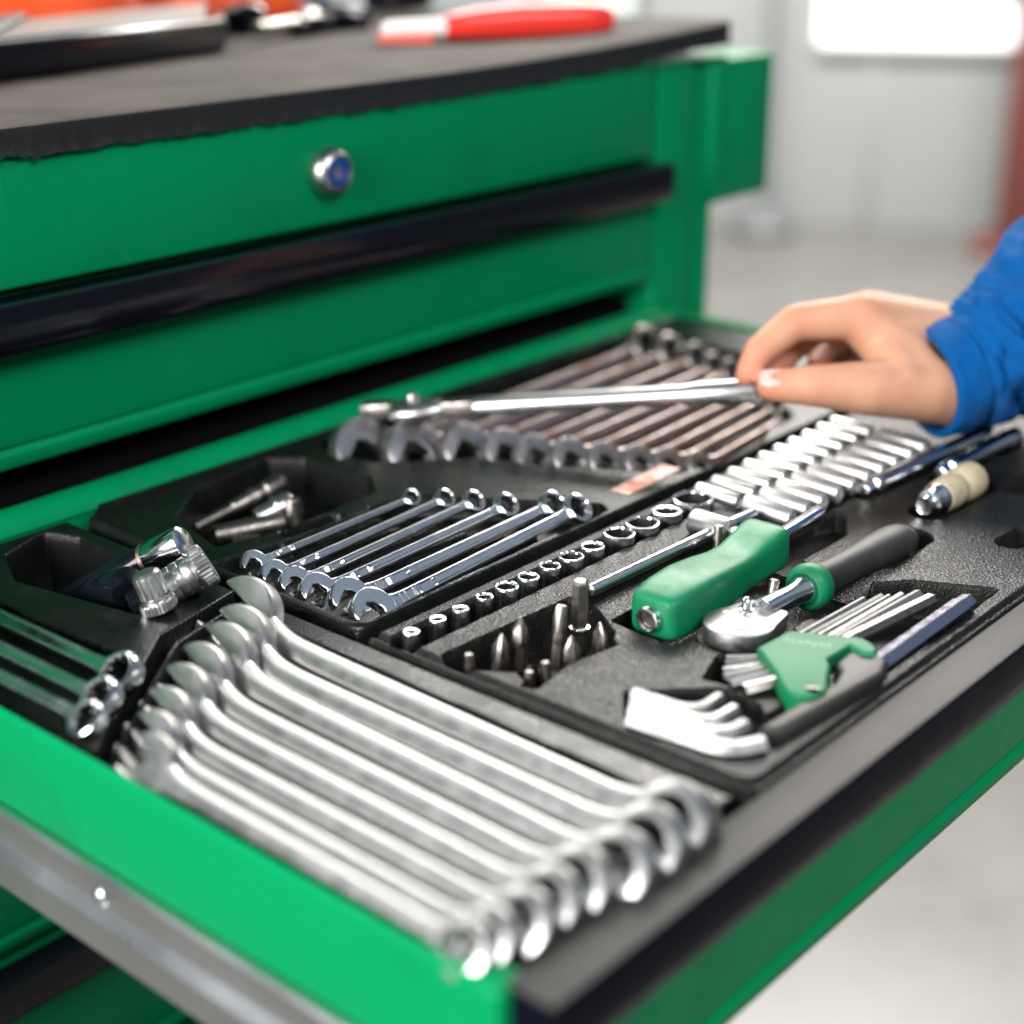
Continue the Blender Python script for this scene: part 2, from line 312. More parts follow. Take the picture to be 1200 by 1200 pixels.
for xo, s in ((XL, -1), (XR, 1)):
    RP = [(xo, -41), (xo + s * 3, -41), (xo + s * 4.5, -42.5), (xo + s * 4.5, -46), (xo + s * 2.2, -47.5), (xo + s * 2.0, -57), (xo + s * 3.8, -59), (xo + s * 5.8, -61), (xo + s * 6.2, -66), (xo + s * 5.2, -70), (xo + s * 5.8, -74), (xo + s * 3.5, -77), (xo, -77)]
    if s > 0: RP = RP[::-1]
    rail = loft([[(x, y, z) for x, z in RP] for y in (-1, FY + 60)])
    riv = [xf(lathe([(0, 4.0), (2.4, 3.8), (3.4, 2.6), (3.8, .8)], 18), frame((xo + s * 2.0, y, -51), (xo + s * 5, y, -51), (0, 0, 1), 1)) for y in (60, 181, 300)]
    mk('slide_rail', join(rail, *riv), G['zinc'], dr)

# rubber mat on the worktop, with a frayed front edge
def rubber_mat():
    nx = 260; x0, x1 = -195, 581; V = []; F = []; F2 = []
    for i in range(nx + 1):
        x = x0 + (x1 - x0) * i / nx
        lift = 11 * max(0, (x - 250) / 330) ** 2
        fr = 2.2 * mnoise.noise((x * .09, 3.1, 0)) + 1.6 * mnoise.noise((x * .31, 7.7, 0))
        fz = 1.6 * mnoise.noise((x * .07, 1.1, 4)) + 1.1 * mnoise.noise((x * .27, 5, 1))
        top = 179 + lift; bot = 167.9 + lift * .9
        yf = FY - 3.5 + fr * .45
        ring = [(x, 868, 168), (x, 868, 179), (x, 640, 179 + lift * .4), (x, FY + 40, top), (x, FY - 2, top), (x, FY - 3.4, top - .8), (x, FY - 3.8 + fr * .12, top - 4), (x, FY - 3.0 + fr * .3, top - 9), (x, yf - .5, bot - 3.2 + fz * 1.6), (x, yf + 2.5, bot - 2.0 + fz * 1.6), (x, FY + 4, bot), (x, FY + 40, bot)]
        V.append(ring)
    return loft(V)
rm = mk('rubber_mat', rubber_mat(), G['mat'], None, sharp=50)
tag(rm, 'worn dark rubber mat with frayed front edge on cabinet top', 'mat')
rm.data.materials.append(G['mat_edge'])
for p in rm.data.polygons:
    if p.normal.z < 0.4 and p.center.y < 0.42: p.material_index = 1

# ------------------------------------------------------------------ moulded trays (height fields from distance functions)
def sd_poly(px, py, P, r=0.0):
    P = np.array(P, float); d = np.full(px.shape, 1e18); s = np.ones(px.shape); n = len(P)
    for i in range(n):
        a, b = P[i], P[i - 1]; ex, ey = b - a; wx, wy = px - a[0], py - a[1]
        t = np.clip((wx * ex + wy * ey) / (ex * ex + ey * ey), 0, 1)
        d = np.minimum(d, (wx - ex * t) ** 2 + (wy - ey * t) ** 2)
        c1, c2, c3 = py >= a[1], py < b[1], ex * wy > ey * wx
        fl = (c1 & c2 & c3) | (~c1 & ~c2 & ~c3); s = np.where(fl, -s, s)
    return s * np.sqrt(d) - r
def sd_caps(px, py, a, b, r, r2=None):
    r2 = r if r2 is None else r2
    ex, ey = b[0] - a[0], b[1] - a[1]; t = np.clip(((px - a[0]) * ex + (py - a[1]) * ey) / (ex * ex + ey * ey + 1e-9), 0, 1)
    return np.hypot(px - a[0] - ex * t, py - a[1] - ey * t) - (r + (r2 - r) * t)
def sd_box(px, py, x0, x1, y0, y1, r=0.0):
    cx, cy, hx, hy = (x0 + x1) / 2, (y0 + y1) / 2, (x1 - x0) / 2 - r, (y1 - y0) / 2 - r
    qx, qy = np.abs(px - cx) - hx, np.abs(py - cy) - hy
    return np.hypot(np.maximum(qx, 0), np.maximum(qy, 0)) + np.minimum(np.maximum(qx, qy), 0) - r
def pocket(sd, depth, wdt=2.6):
    t = np.clip(-sd / wdt, 0, 1); t = t * t * (3 - 2 * t); return -depth * t
def smin(*hs):
    h = hs[0]
    for k in hs[1:]: h = np.minimum(h, k)
    return h
def tray(name, label, cat, outline, r, res, feats, material, base=-29.0):
    P = np.array(outline, float); x0, y0 = P.min(0) - r - 1.2; x1, y1 = P.max(0) + r + 1.2
    nx, ny = int((x1 - x0) / res) + 1, int((y1 - y0) / res) + 1
    xs, ys = np.linspace(x0, x1, nx), np.linspace(y0, y1, ny); X, Y = np.meshgrid(xs, ys)
    so = sd_poly(X, Y, P, r)
    H = np.zeros_like(X)
    H = feats(X, Y, H)
    # rounded outer shoulder, then a straight side
    e = np.clip((so + 3.0) / 3.0, 0, 1); H = H - 2.0 * e ** 2.4
    e2 = np.clip((so + 1.5) / 1.5, 0, 1); e2 = e2 * e2 * (3 - 2 * e2); H = np.minimum(H, base * e2 - 2.0 * e ** 2.4 * (1 - e2) + 4.0 * (1 - e2) * (e < .5))
    keep = so < res * 1.6
    idx = np.arange(nx * ny).reshape(ny, nx)
    q = np.stack([idx[:-1, :-1], idx[:-1, 1:], idx[1:, 1:], idx[1:, :-1]], -1).reshape(-1, 4)
    kq = keep.reshape(-1)[q].all(1); q = q[kq]
    used = np.zeros(nx * ny, bool); used[q.reshape(-1)] = True; remap = np.cumsum(used) - 1
    V = np.stack([X.reshape(-1), Y.reshape(-1), H.reshape(-1)], -1)[used] * MM; q = remap[q]
    me = bpy.data.meshes.new(name); me.vertices.add(len(V)); me.vertices.foreach_set('co', V.astype(np.float32).reshape(-1))
    me.loops.add(q.size); me.loops.foreach_set('vertex_index', q.astype(np.int32).reshape(-1))
    me.polygons.add(len(q)); me.polygons.foreach_set('loop_start', np.arange(0, q.size, 4, dtype=np.int32))
    me.polygons.foreach_set('use_smooth', np.ones(len(q), bool))
    me.update(calc_edges=True); me.validate()
    me.set_sharp_from_angle(angle=math.radians(62))
    me.materials.append(material)
    o = bpy.data.objects.new(name, me); COL.objects.link(o); tag(o, label, cat, 'moulded trays lying in the open drawer'); return o

SOCK = [(12.3, 3.6), (27.4, 3.6), (41.1, 3.7), (55.9, 3.8), (69.9, 5.3), (83.9, 5.0), (98.4, 5.0), (112.9, 5.9), (128.0, 5.6), (147.6, 7.6), (165.3, 8.2), (184.4, 7.6), (205.8, 10.2)]
BITS = [(14.0, 137.5, 3, 0), (25.5, 131.5, 9, 1), (35.5, 130.5, 13, 2), (54.0, 125.5, 13, 3), (66.5, 125.0, 20, 4), (29.5, 112.0, 2, 5), (45.0, 111.5, 7, 1), (62.0, 111.0, 7, 6), (21.0, 113.0, 1, 0)]
def featA(X, Y, H):
    P = lambda sd, d, w=2.6: pocket(sd, d, w)
    hs = [H]
    hs.append(P(sd_box(X, Y, 3.5, 221, 159.5, 176.5, 8), 15, 2.6))
    for k, (x, r) in enumerate(SOCK): hs.append(P(np.hypot(X - x, Y - 167) - r - .8, 18, 1.2))
    hs.append(P(sd_poly(X, Y, [(214, 177), (213, 115), (360, 115), (360, 178)], 1.5), 6.5, 2.2))
    hs.append(P(sd_caps(X, Y, (89, 137.7), (212, 134.5), 4.6), 6, 1.8))
    hs.append(P(sd_poly(X, Y, [(158, 144), (194, 146), (190, 116), (158, 116)], 2), 9, 2))
    # driver handle and shaft
    hs.append(P(sd_poly(X, Y, [(80, 116), (172, 117), (182, 110), (180, 84), (160, 82), (78, 88)], 2.5), 17, 2.6))
    hs.append(P(sd_poly(X, Y, [(170, 114), (232, 115.5), (244, 110), (243, 106), (222, 93.5), (170, 93)], 1.5), 10, 2.2))
    # ratchet
    hs.append(P(sd_caps(X, Y, (102, 70), (112, 69.5), 18.5, 15), 9, 2.2))
    hs.append(P(sd_caps(X, Y, (110, 69), (150, 67), 10), 12, 2.4))
    hs.append(P(sd_poly(X, Y, [(130, 104), (180, 100), (180, 55), (136, 52)], 2), 17, 2.4))
    hs.append(P(sd_caps(X, Y, (152, 67), (238, 70), 11.0, 12.0), 13, 2.6))
    # hex keys
    hs.append(P(sd_poly(X, Y, [(62, 60), (80, 66), (104, 58), (118, 47), (134, 50), (178, 57), (194, 44), (209, 13.5), (122, 10.5), (112, 9), (50, 17), (52, 26), (70, 24), (66, 40)], 1.8), 17, 2.6))
    hs.append(P(sd_poly(X, Y, [(19, 64), (33, 75), (58, 50), (56, 34), (38, 15), (30, 20), (12, 42)], 2), 8, 2.2))
    # bits
    bp = sd_poly(X, Y, [(6, 139), (12, 148), (84, 144), (88, 139), (70, 112), (60, 106), (40, 119), (20, 119)], 2)
    hs.append(P(bp, 17, 2.6))
    hs.append(P(sd_poly(X, Y, [(40, 121), (12, 108), (14, 104), (38, 108), (62, 104), (68, 112)], 1.5), 8, 2))
    for x, y, h, k in BITS: hs.append(P(np.hypot(X - x, Y - y) - 4.6, 17, 1.4))
    # extension bars, adapter, drive holes
    hs.append(P(sd_caps(X, Y, (272, 111), (395, 105), 6.5), 6, 2))
    hs.append(P(sd_caps(X, Y, (318, 94), (392, 90.5), 6.5), 6, 2))
    hs.append(P(sd_caps(X, Y, (272, 77), (322, 76), 10, 11), 8, 2.4))
    hs.append(P(sd_caps(X, Y, (330, 58), (352, 58), 9), 12, 2.4)); hs.append(P(sd_caps(X, Y, (262, 31), (280, 30), 7), 12, 2.2))
    H = smin(*hs)
    # step along the left border and a bead that follows it
    b = sd_box(X, Y, 9.5, 494, 6, 200, 7); H = np.where(b > 0, np.minimum(H, -2.2 * np.clip(b / 1.6, 0, 1)), H)
    b2 = np.abs(b - 5.2); H = np.where((b > 2) & (X < 9), H + 2.0 * np.clip(1 - b2 / 1.8, 0, 1) ** .6, H)
    return H
tray('tool_tray', 'black socket tray holding the green driver and ratchet', 'tool tray', [(3.5, 3.5), (494, 3.5), (494, 181), (3.5, 181)], 2.5, 0.60, featA, G['tray'])
WR6 = [((23.4, 275.1), (117.5, 270.2)), ((21.3, 258.6), (127.1, 257.2)), ((21.0, 244.9), (133.6, 244.3)), ((21.1, 231.0), (139.5, 228.8)), ((25.2, 215.4), (154.7, 212.9)), ((22.5, 198.9), (158.0, 200.5))]
def featB(X, Y, H):
    P = lambda sd, d, w=2.6: pocket(sd, d, w); hs = [H]
    hs.append(P(sd_poly(X, Y, [(26, 303), (37, 344), (66, 366), (118, 374), (129, 361), (131, 315), (119, 299), (60, 296)], 2.5), 30, 4))
    # heads, ring ends and low ground of the six polished wrenches
    hs.append(P(sd_poly(X, Y, [(10, 287), (46, 283), (44, 196), (12, 194)], 2), 5.5, 2.6))
    hs.append(P(sd_poly(X, Y, [(104, 283), (126, 280), (178, 203), (174, 196), (138, 195), (100, 262)], 2), 11, 2.4))
    hs.append(P(sd_poly(X, Y, [(40, 282), (110, 280), (150, 208), (40, 206)], 2), 3.2, 2.2))
    for (a, b) in WR6: hs.append(P(sd_caps(X, Y, (a[0], a[1] - 1), (b[0], b[1] - 1), 4.5), 6.5, 1.8))
    hs.append(P(sd_caps(X, Y, (56, 289), (84, 288), 5.0), 8, 2.4))
    hs.append(P(sd_poly(X, Y, [(150, 362), (152, 330), (190, 296), (205, 262), (240, 202), (262, 192), (300, 192), (438, 255), (445, 300), (445, 372), (160, 376)], 3), 13, 2.8))
    H = smin(*hs)
    b = sd_box(X, Y, 8, 494, 191, 382, 9); H = H + 1.3 * np.clip(1 - np.abs(b - 1.5) / 2.4, 0, 1) ** .7
    return H
tb = tray('tool_tray', 'black tray of polished and tarnished wrenches with red sticker', 'tool tray', [(5, 190), (494, 190), (494, 384), (20, 384), (5, 371)], 2.5, 0.64, featB, G['tray_clean'])
mk('sticker', xf(box(0, 47, -5.5, 5.5, 0.12, 0.45, 0.12, 1), Matrix.Translation((197, 204.5, 0)) @ Matrix.Rotation(math.radians(3), 4, 'Z')), G['sticker'], tb)
def featC(X, Y, H):
    P = lambda sd, d, w=2.6: pocket(sd, d, w); hs = [H]
    hs.append(P(sd_poly(X, Y, [(-55, 337), (-43, 364), (-18, 374), (-12, 358), (-14, 320), (-17, 266), (-42, 272)], 2.5), 34, 4))
    hs.append(P(sd_poly(X, Y, [(-121, 194), (-98, 211), (-77, 226), (-72, 250), (-76, 300), (-74, 376), (-121, 376)], 2), 15, 3))
    return smin(*hs)
tray('tool_tray', 'black tray with a deep corner bin of chrome adapters', 'tool tray', [(-121.5, 190.5), (-50, 247), (-36, 250), (-3, 258), (-3, 379), (-121.5, 379)], 2.0, 0.6, featC, G['tray_clean'])
def featD(X, Y, H):
    P = lambda sd, d, w=2.6: pocket(sd, d, w); hs = [H]
    hs.append(P(sd_poly(X, Y, [(-121, 180), (-50, 233), (-16, 242), (-15, 200), (-18, 10), (-30, 4), (-121, 4)], 2), 17, 3))
    H = smin(*hs)
    # raised saddle the shanks lie across
    H = np.maximum(H, -9.0 * np.ones_like(H) - 60 * np.clip(np.abs(Y - (128 + (X + 70) * .25)) / 16 - 1, 0, 1))
    return H
tray('tool_tray', 'black tray under the eight large satin wrenches', 'tool tray', [(-121.5, 6), (-3, 6), (-3, 248), (-48, 238), (-121.5, 181)], 2.0, 0.75, featD, G['tray_clean'])

# ------------------------------------------------------------------ wrenches
def open_head(s, t, ang):
    ro = 1.10 * s; a1 = math.asin(.5 * s / ro) ; pts = []
    n = 30
    for i in range(n + 1):
        a = a1 + .10 + (2 * math.pi - 2 * a1 - .20) * i / n; pts.append((ro * math.cos(a) * (1.0 if math.cos(a) < .4 else 1.0), ro * math.sin(a)))
    h = s / 2
    pts += [(ro * math.cos(a1) - .05 * s, -h), (-.10 * s, -h), (-.30 * s, -.27 * s), (-.30 * s, .27 * s), (-.10 * s, h), (ro * math.cos(a1) - .05 * s, h)]
    c, sn = math.cos(math.pi + ang), math.sin(math.pi + ang)
    return prism([(x * c - y * sn, x * sn + y * c) for x, y in pts], -t / 2, t / 2, .16 * t, 3)
def ring_head(s, t, L, off=0.0, kin=.53):
    rr, ri = .79 * s, kin * s; n = 48; e = .14 * t; rings = []
    prof = [(ri + e * .8, t / 2), (rr - e * 1.6, t / 2), (rr - e * .5, t / 2 - e * .6), (rr, t / 2 - e * 1.8), (rr, -t / 2 + e * 1.8), (rr - e * .5, -t / 2 + e * .6), (rr - e * 1.6, -t / 2), (ri + e * .8, -t / 2), (None, -t / 2 + e), (None, t / 2 - e)]
    for r, z in prof:
        R_ = []
        for j in range(n):
            a = 2 * math.pi * j / n
            q = r if r else ri * (1.0 if j % 4 in (0, 1) else 1.10)
            R_.append((L + q * math.cos(a), q * math.sin(a), z + off))
        rings.append(R_)
    v, f = loft(rings, False, False); k = (len(rings) - 1) * n
    f += [(k + j, k + (j + 1) % n, (j + 1) % n, j) for j in range(n)]
    return v, f
def shank_flat(s, L, t):
    x0, x1 = .80 * s, L - .62 * s; N = 110; rings = []
    for i in range(N + 1):
        u = i / N; x = x0 + (x1 - x0) * u
        w_ = (.64 - .10 * u) * s + .55 * s * math.exp(-(max(0, x - x0) / (.34 * s)) ** 1.2) * .75 + .30 * s * math.exp(-(max(0, x1 - x) / (.25 * s)) ** 1.2); hw = w_ / 2
        tt = t * (1 - .06 * math.sin(math.pi * u)); lip = min(.95, hw * .25)
        d = .0
        xl = x - x0
        d1 = max(0, min(1, (xl - .45 * s) / .5, (1.65 * s - xl) / .5))        # number window
        d2 = max(0, min(1, (xl - 1.9 * s) / .5, (2.9 * s - xl) / .5))         # short sunk field
        d = 1.1 * max(d1, d2); g = .45 if 2.9 * s < xl < (x1 - x0) - .5 * s else 0.0
        top = [(-hw, 0), (-hw + .1, tt * .30), (-hw + .45, tt * .46), (-hw + .8, tt * .5), (-hw + lip + .3, tt * .5 - (.03 if d or g else 0)), (-hw + lip + .75, tt * .5 - max(d, g)), (-hw + lip + 1.2, tt * .5 - d), (0, tt * .5 - d)]
        full = top + [(-y, z) for y, z in top[-2::-1]]
        full += [(y, -z) for y, z in full[-2:0:-1]]
        rings.append([(x, y, z) for y, z in full])
    return loft(rings)
def shank_oval(s, L, t):
    x0, x1 = .72 * s, L - .60 * s; N = 30; rings = []
    for i in range(N + 1):
        u = i / N; x = x0 + (x1 - x0) * u
        hw = ((.62 - .10 * u) * s + .60 * s * math.exp(-(max(0, x - x0) / (.5 * s)) ** 1.3) + .35 * s * math.exp(-(max(0, x1 - x) / (.35 * s)) ** 1.3)) / 2
        ht = t * .5 * (1 + .12 * math.sin(math.pi * u)) * (1 if u < .92 else 1.1)
        rings.append([(x, hw * math.copysign(abs(math.cos(a)) ** .62, math.cos(a)), ht * math.copysign(abs(math.sin(a)) ** .55, math.sin(a))) for a in [2 * math.pi * j / 24 for j in range(24)]])
    return loft(rings)
def wrench(s, A, B, lean, deg, material, label, group, flat=True, num=None, z=(0, 0), ang=.26, head_m=None):
    A = Vector((A[0], A[1], z[0])); B = Vector((B[0], B[1], z[1])); L = (B - A).length
    n = Vector(lean) * math.sin(math.radians(deg)) + Vector((0, 0, 1)) * math.cos(math.radians(deg))
    M = frame(A, B, n)
    o = thing('combination_wrench', label, 'wrench', M, group)
    t = .34 * s + .9
    mk('open_end', open_head(s, t * 1.12 + .4, ang), head_m or material, o, sharp=30)
    mk('shank', (shank_flat if flat else shank_oval)(s, L, t if flat else t * 1.25), material, o, sharp=40)
    mk('ring_end', ring_head(s, (.60 if flat else .72) * s + .6, L, .3, .53 if flat else .42), (G['dark_steel'] if head_m else material), o, sharp=35)
    if num:
        text('size_mark', num, .62 * s, .10, G['satin'], o, Matrix.Translation((( .80 * s + 1.05 * s) * MM, 0, (t * .5 - 1.02) * MM)) )
    return o
words6 = ['smallest polished wrench, at the back beside the parts bin', 'second smallest polished wrench, next to the smallest', 'third polished wrench counted from the parts bin', 'fourth polished wrench counted from the parts bin', 'polished wrench marked 10, beside the one marked 11', 'polished wrench marked 11, nearest the socket row']
sz6 = [5.8, 6.5, 7.3, 8.1, 9.0, 9.8]
num6 = ['6', '7', '8', '9', '10', '11']
for i, (a, b) in enumerate(WR6):
    wrench(sz6[i], a, b, (0, -1, 0), 46, G['chrome'], words6[i], 'polished combination wrenches in the middle tray', True, num6[i], (-1.2, 3.6), .60)
BIG = [((-22.7, 230.9), (-29.9, 6.0)), ((-40.7, 213.4), (-44.8, 4.8)), ((-53.2, 207.5), (-60.5, 4.2)), ((-68.8, 201.8), (-74.6, 8.5)), ((-82.3, 194.7), (-87.2, 9.1)), ((-96.3, 186.3), (-99.6, 8.6)), ((-108.2, 177.0), (-111.4, 11.5)), ((-116.8, 166.0), (-119.0, 12.6))]
big_s = [19, 18, 17, 16, 15, 14, 13, 12]
ordi = ['longest satin wrench, nearest the socket tray', 'second satin wrench from the socket tray', 'third satin wrench from the socket tray', 'fourth satin wrench from the socket tray', 'fourth satin wrench from the bright left drawer wall', 'third satin wrench from the bright left drawer wall', 'second satin wrench from the bright left drawer wall', 'shortest satin wrench, against the bright left drawer wall']
for i, (a, b) in enumerate(BIG):
    wrench(big_s[i], a, (b[0], b[1] + 3), (-1, 0, 0), 50, G['satin'], ordi[i], 'large satin wrenches in the front left tray', False, None, (-1, 0), -.26)
REAR = [((163, 347), (415, 352)), ((180, 327), (413, 331)), ((200, 308), (412, 310)), ((211, 290), (404, 291)), ((216.5, 274), (402, 277)), ((226, 258), (398, 262)), ((235, 242), (390, 247)), ((245, 227), (372, 233)), ((253, 214), (362, 219)), ((261, 200.5), (350, 206))]
rear_s = [24, 22, 19, 17, 16, 15, 14, 13, 12, 11]
words10 = ['largest tarnished wrench, against the drawer back wall', 'second largest tarnished wrench at the drawer back', 'third tarnished wrench from the drawer back wall', 'fourth tarnished wrench from the drawer back wall', 'fifth tarnished wrench from the drawer back wall', 'fifth tarnished wrench from the socket tray', 'fourth tarnished wrench from the socket tray', 'third tarnished wrench from the socket tray', 'second tarnished wrench from the socket tray', 'smallest tarnished wrench, beside the socket tray']
for i, (a, b) in enumerate(REAR):
    wrench(rear_s[i] * .84, a, b, (0, -1, 0), 52, G['brown_steel'], words10[i], 'tarnished wrenches in the rear pocket', False, None, (-4.5 if i > 1 else -5, -1), .6, G['grey_steel'])
LEFT = [((-86, 366), (-85.5, 221.1)), ((-102.5, 366), (-101.5, 209)), ((-117.0, 360), (-114.5, 197))]
lw = ['innermost of the three chrome wrenches in the left corner', 'middle of the three chrome wrenches in the left corner', 'outermost left corner wrench, along the drawer wall']
for i, (a, b) in enumerate(LEFT):
    wrench([11.5, 10.5, 9.5][i], a, (b[0] + .3, b[1] + [2, 4, 6][i]), (-1, 0, 0), 42, G['chrome'], lw[i], 'chrome wrenches in the left corner pocket', True, None, (2, 4), .26)

# ------------------------------------------------------------------ upright sockets
def socket_mesh(r, hexr, h):
    n = 48
    def hx(a, rad):
        s_ = math.pi / 3; q = (a % s_) - s_ / 2; base = rad * math.cos(s_ / 2) / math.cos(q)
        return min(base * 1.02, rad * .985)
    rings = [[(q * math.cos(a), q * math.sin(a), z) for a in [2 * math.pi * j / n for j in range(n)]] for q, z in ((r * .9, -h), (r * .97, -h + 1.2), (r * .97, -h * .5), (r, -h * .42), (r, -1.1), (r * .985, -.45), (r * .93, -.05), (r * .89, 0))]
    for k, z in ((1.10, -.15), (1.02, -.6), (1.0, -.9)):
        rings.append([(min(hx(a, hexr) * k, r * .87) * math.cos(a), min(hx(a, hexr) * k, r * .87) * math.sin(a), z) for a in [2 * math.pi * j / n for j in range(n)]])
    bore = [[(q * min(hx(a, hexr), r * .87) * math.cos(a), q * min(hx(a, hexr), r * .87) * math.sin(a), z) for a in [2 * math.pi * j / n for j in range(n)]] for q, z in ((1.0, -.9), (1.0, -12), (.5, -12.3))]
    return loft(rings, True, False), loft(bore, False, True)
ords = ['smallest upright socket, at the left end of the row', 'second upright socket from the small end', 'third upright socket from the small end', 'fourth upright socket from the small end', 'fifth upright socket from the small end', 'sixth upright socket from the small end', 'middle upright socket, seventh of thirteen in the row', 'sixth upright socket from the large end', 'fifth upright socket from the large end', 'fourth upright socket from the large end', 'third upright socket from the large end, wide hex mouth', 'thick walled upright socket beside the largest one', 'largest upright socket, at the right end of the row']
hexk = [.55, .58, .62, .66, .70, .70, .72, .74, .70, .78, .78, .62, .80]
for i, (x, r) in enumerate(SOCK):
    M = T(x, 167, 4.2 + .2 * math.sin(i * 2.3)) @ Matrix.Rotation(math.radians(rng.uniform(-2.0, 2.0)), 4, 'X') @ Matrix.Rotation(math.radians(rng.uniform(-2, 2)), 4, 'Y') @ Matrix.Rotation(rng.uniform(0, 1), 4, 'Z')
    sm_, bo_ = socket_mesh(r, r * hexk[i] * 1.12, 17)
    o = mk('socket', sm_, G['chrome'], None, M, sharp=32)
    mk('hex_bore', bo_, G['bore'], o, sharp=25)
    tag(o, ords[i], 'socket', 'upright chrome sockets in a row')
# ------------------------------------------------------------------ deep sockets lying in two rows
def deep_mesh(r0, r1, L):
    n = 28; rings = []
    for x, r in ((0, r0 * .80), (.5, r0 * .95), (1.2, r0), (L * .5, r0 * .5 + r1 * .5), (L - .9, r1), (L - .25, r1 * .95), (L, r1 * .86), (L - .3, r1 * .72), (L - 5, r1 * .66), (L - 5.2, r1 * .2)):
        rings.append([(x, r * math.cos(2 * math.pi * j / n), r * math.sin(2 * math.pi * j / n)) for j in range(n)])
    return loft(rings)
def nth(i, n):
    names = ['first', 'second', 'third', 'fourth', 'fifth', 'sixth', 'seventh', 'eighth', 'ninth', 'tenth']; return names[i]
DX = [219.5, 234, 248.5, 263.0, 277.5, 292.5, 307.0, 321.5, 337.0, 351.5]
for i, x in enumerate(DX):
    M = frame((x - 1, 173.5 + i * .3, 3.5), (x + .5, 147.5, 2.5))
    o = mk('deep_socket', deep_mesh(3.5 + .06 * i, 3.7 + .06 * i, 23.5), G['bright_satin'], None, M, sharp=32)
    tag(o, f'{nth(i, 10)} thin deep socket in the rear row, counting from the upright sockets', 'socket', 'deep sockets lying in the rear row')
for i, x in enumerate(DX):
    M = frame((x + .3, 146.3, 2.5), (x + 1.5, 118.5 + i * .3, .5))
    o = mk('deep_socket', deep_mesh(4.9 + .04 * i, 5.1 + .05 * i, 26.0), G['bright_satin'], None, M, sharp=32)
    tag(o, f'{nth(i, 10)} thick deep socket in the front row, counting from the green driver', 'socket', 'deep sockets lying in the front row')

# ------------------------------------------------------------------ sliding T bar
M = frame((88.5, 137.7, 4.0), (206.5, 134.5, 4.0))
o = thing('sliding_bar', 'steel sliding T-bar with a white chrome collar beside the green driver', 'T-bar', M)
mk('rod', lathe([(0, 1.9), (.5, 2.6), (2, 2.75), (118, 2.75), (119.5, 2.7), (120, 2.2)], 24), G['chrome'], o)
mk('collar', xf(lathe([(-10.5, 5.2), (-10, 6.0), (-9, 6.3), (8, 6.3), (9.5, 6.2), (10.0, 5.4)], 32), frame((91, 3, .8), (91, -7, .8), (0, 0, 1), 1)), G['satin'], o)
mk('square_drive', xf(box(9.5, 17, -3.0, 3.0, -3.0, 3.0, .5), frame((91, 3, .8), (91, -7, .8), (0, 0, 1), 1)), G['chrome'], o)
for (x, y, z0, h, rx, lab) in ((167.2, 126.3, -9, 21.5, 0, 'upright grey steel pin beside the T-bar collar'), (133.4, 79.2, -14, 24, 14, 'leaning grey steel pin between driver and ratchet')):
    M = T(x, y, z0) @ Matrix.Rotation(math.radians(rx), 4, 'Y')
    tag(mk('steel_pin', lathez([(0, 2.1), (h - .7, 2.1), (h - .2, 1.9), (h, 1.5)], 20), G['dark_steel'], None, M), lab, 'pin')

# ------------------------------------------------------------------ green spinner driver
M = frame((82.5, 101.2, 5.0), (172, 103.5, 8.0))
o = thing('nut_driver', 'green handled driver with chrome socket end and slim shaft', 'driver', M)
def driver_handle():
    rings = []
    for x, hw, ht, dz in ((0, 8.5, 7.5, 0), (1.2, 10.2, 9.0, 0), (4, 11.0, 9.8, 0), (14, 12.4, 10.6, .1), (28, 12.8, 10.6, .1), (42, 12.0, 9.6, -.4), (54, 10.8, 8.4, -.9), (64, 10.4, 8.0, -.8), (76, 11.0, 9.0, .4), (85, 11.6, 10.0, 1.2), (88.5, 11.4, 9.8, 1.2), (90, 10.2, 8.6, 1.2)):
        R_ = []
        for j in range(32):
            a = 2 * math.pi * (j + .5) / 32; c, s_ = math.cos(a), math.sin(a); k = .37
            R_.append((x, hw * math.copysign(abs(c) ** k, c), ht * math.copysign(abs(s_) ** k, s_) + dz))
        rings.append(R_)
    return loft(rings)
mk('handle', driver_handle(), G['grip_green'], o, sharp=50)
mk('end_socket', lathe([(3, 5.6), (-2.4, 5.6), (-3.2, 5.3), (-3.4, 4.6), (-3.0, 4.2), (2, 4.0), (2.2, 1)], 28, True, True), G['chrome'], o)
mk('end_bore', xf(lathe([(-1.2, 3.9), (1.8, 3.6)], 8), Matrix.Identity(4)), G['dark_steel'], o)
mk('shaft', lathe([(88, 3.6), (91, 3.3), (134, 3.3), (135.5, 2.8)], 20), G['chrome'], o)

# ------------------------------------------------------------------ ratchet
M = frame((103, 72.5, 4.0), (232, 67.5, 3.0))
o = thing('ratchet', 'chrome ratchet with green collar and black rubber handle', 'ratchet', M)
hp = []
for i in range(25):
    a = math.radians(62 + (298 - 62) * i / 24); hp.append((15.0 * math.cos(a), 14.4 * math.sin(a)))
hp += [(19.5, -10.0), (21.5, -8.2), (21.5, 8.2), (19.5, 10.0)]
mk('head', prism(hp, -6.5, 1.0, .7, 2), G['hex_steel'], o, sharp=30)
mk('drive_button', xf(lathez([(.9, 6.0), (1.5, 5.8), (1.6, 5.3), (1.1, 5.1), (1.1, 4.6), (1.9, 4.3), (2.2, 3.2), (2.25, 1.2)], 32), Matrix.Translation((-2.5, 0, 0))), G['bright_satin'], o)
mk('selector_lever', xf(join(lathez([(.6, 3.6), (1.5, 3.4), (1.9, 2.2), (4.0, 1.7), (5.2, 1.9), (6.2, 1.3), (6.6, .4)], 20), box(-1.2, 3.4, -.8, .8, 1.0, 1.9, .3)), Matrix.Translation((10.8, 4.6, 0))), G['chrome'], o)
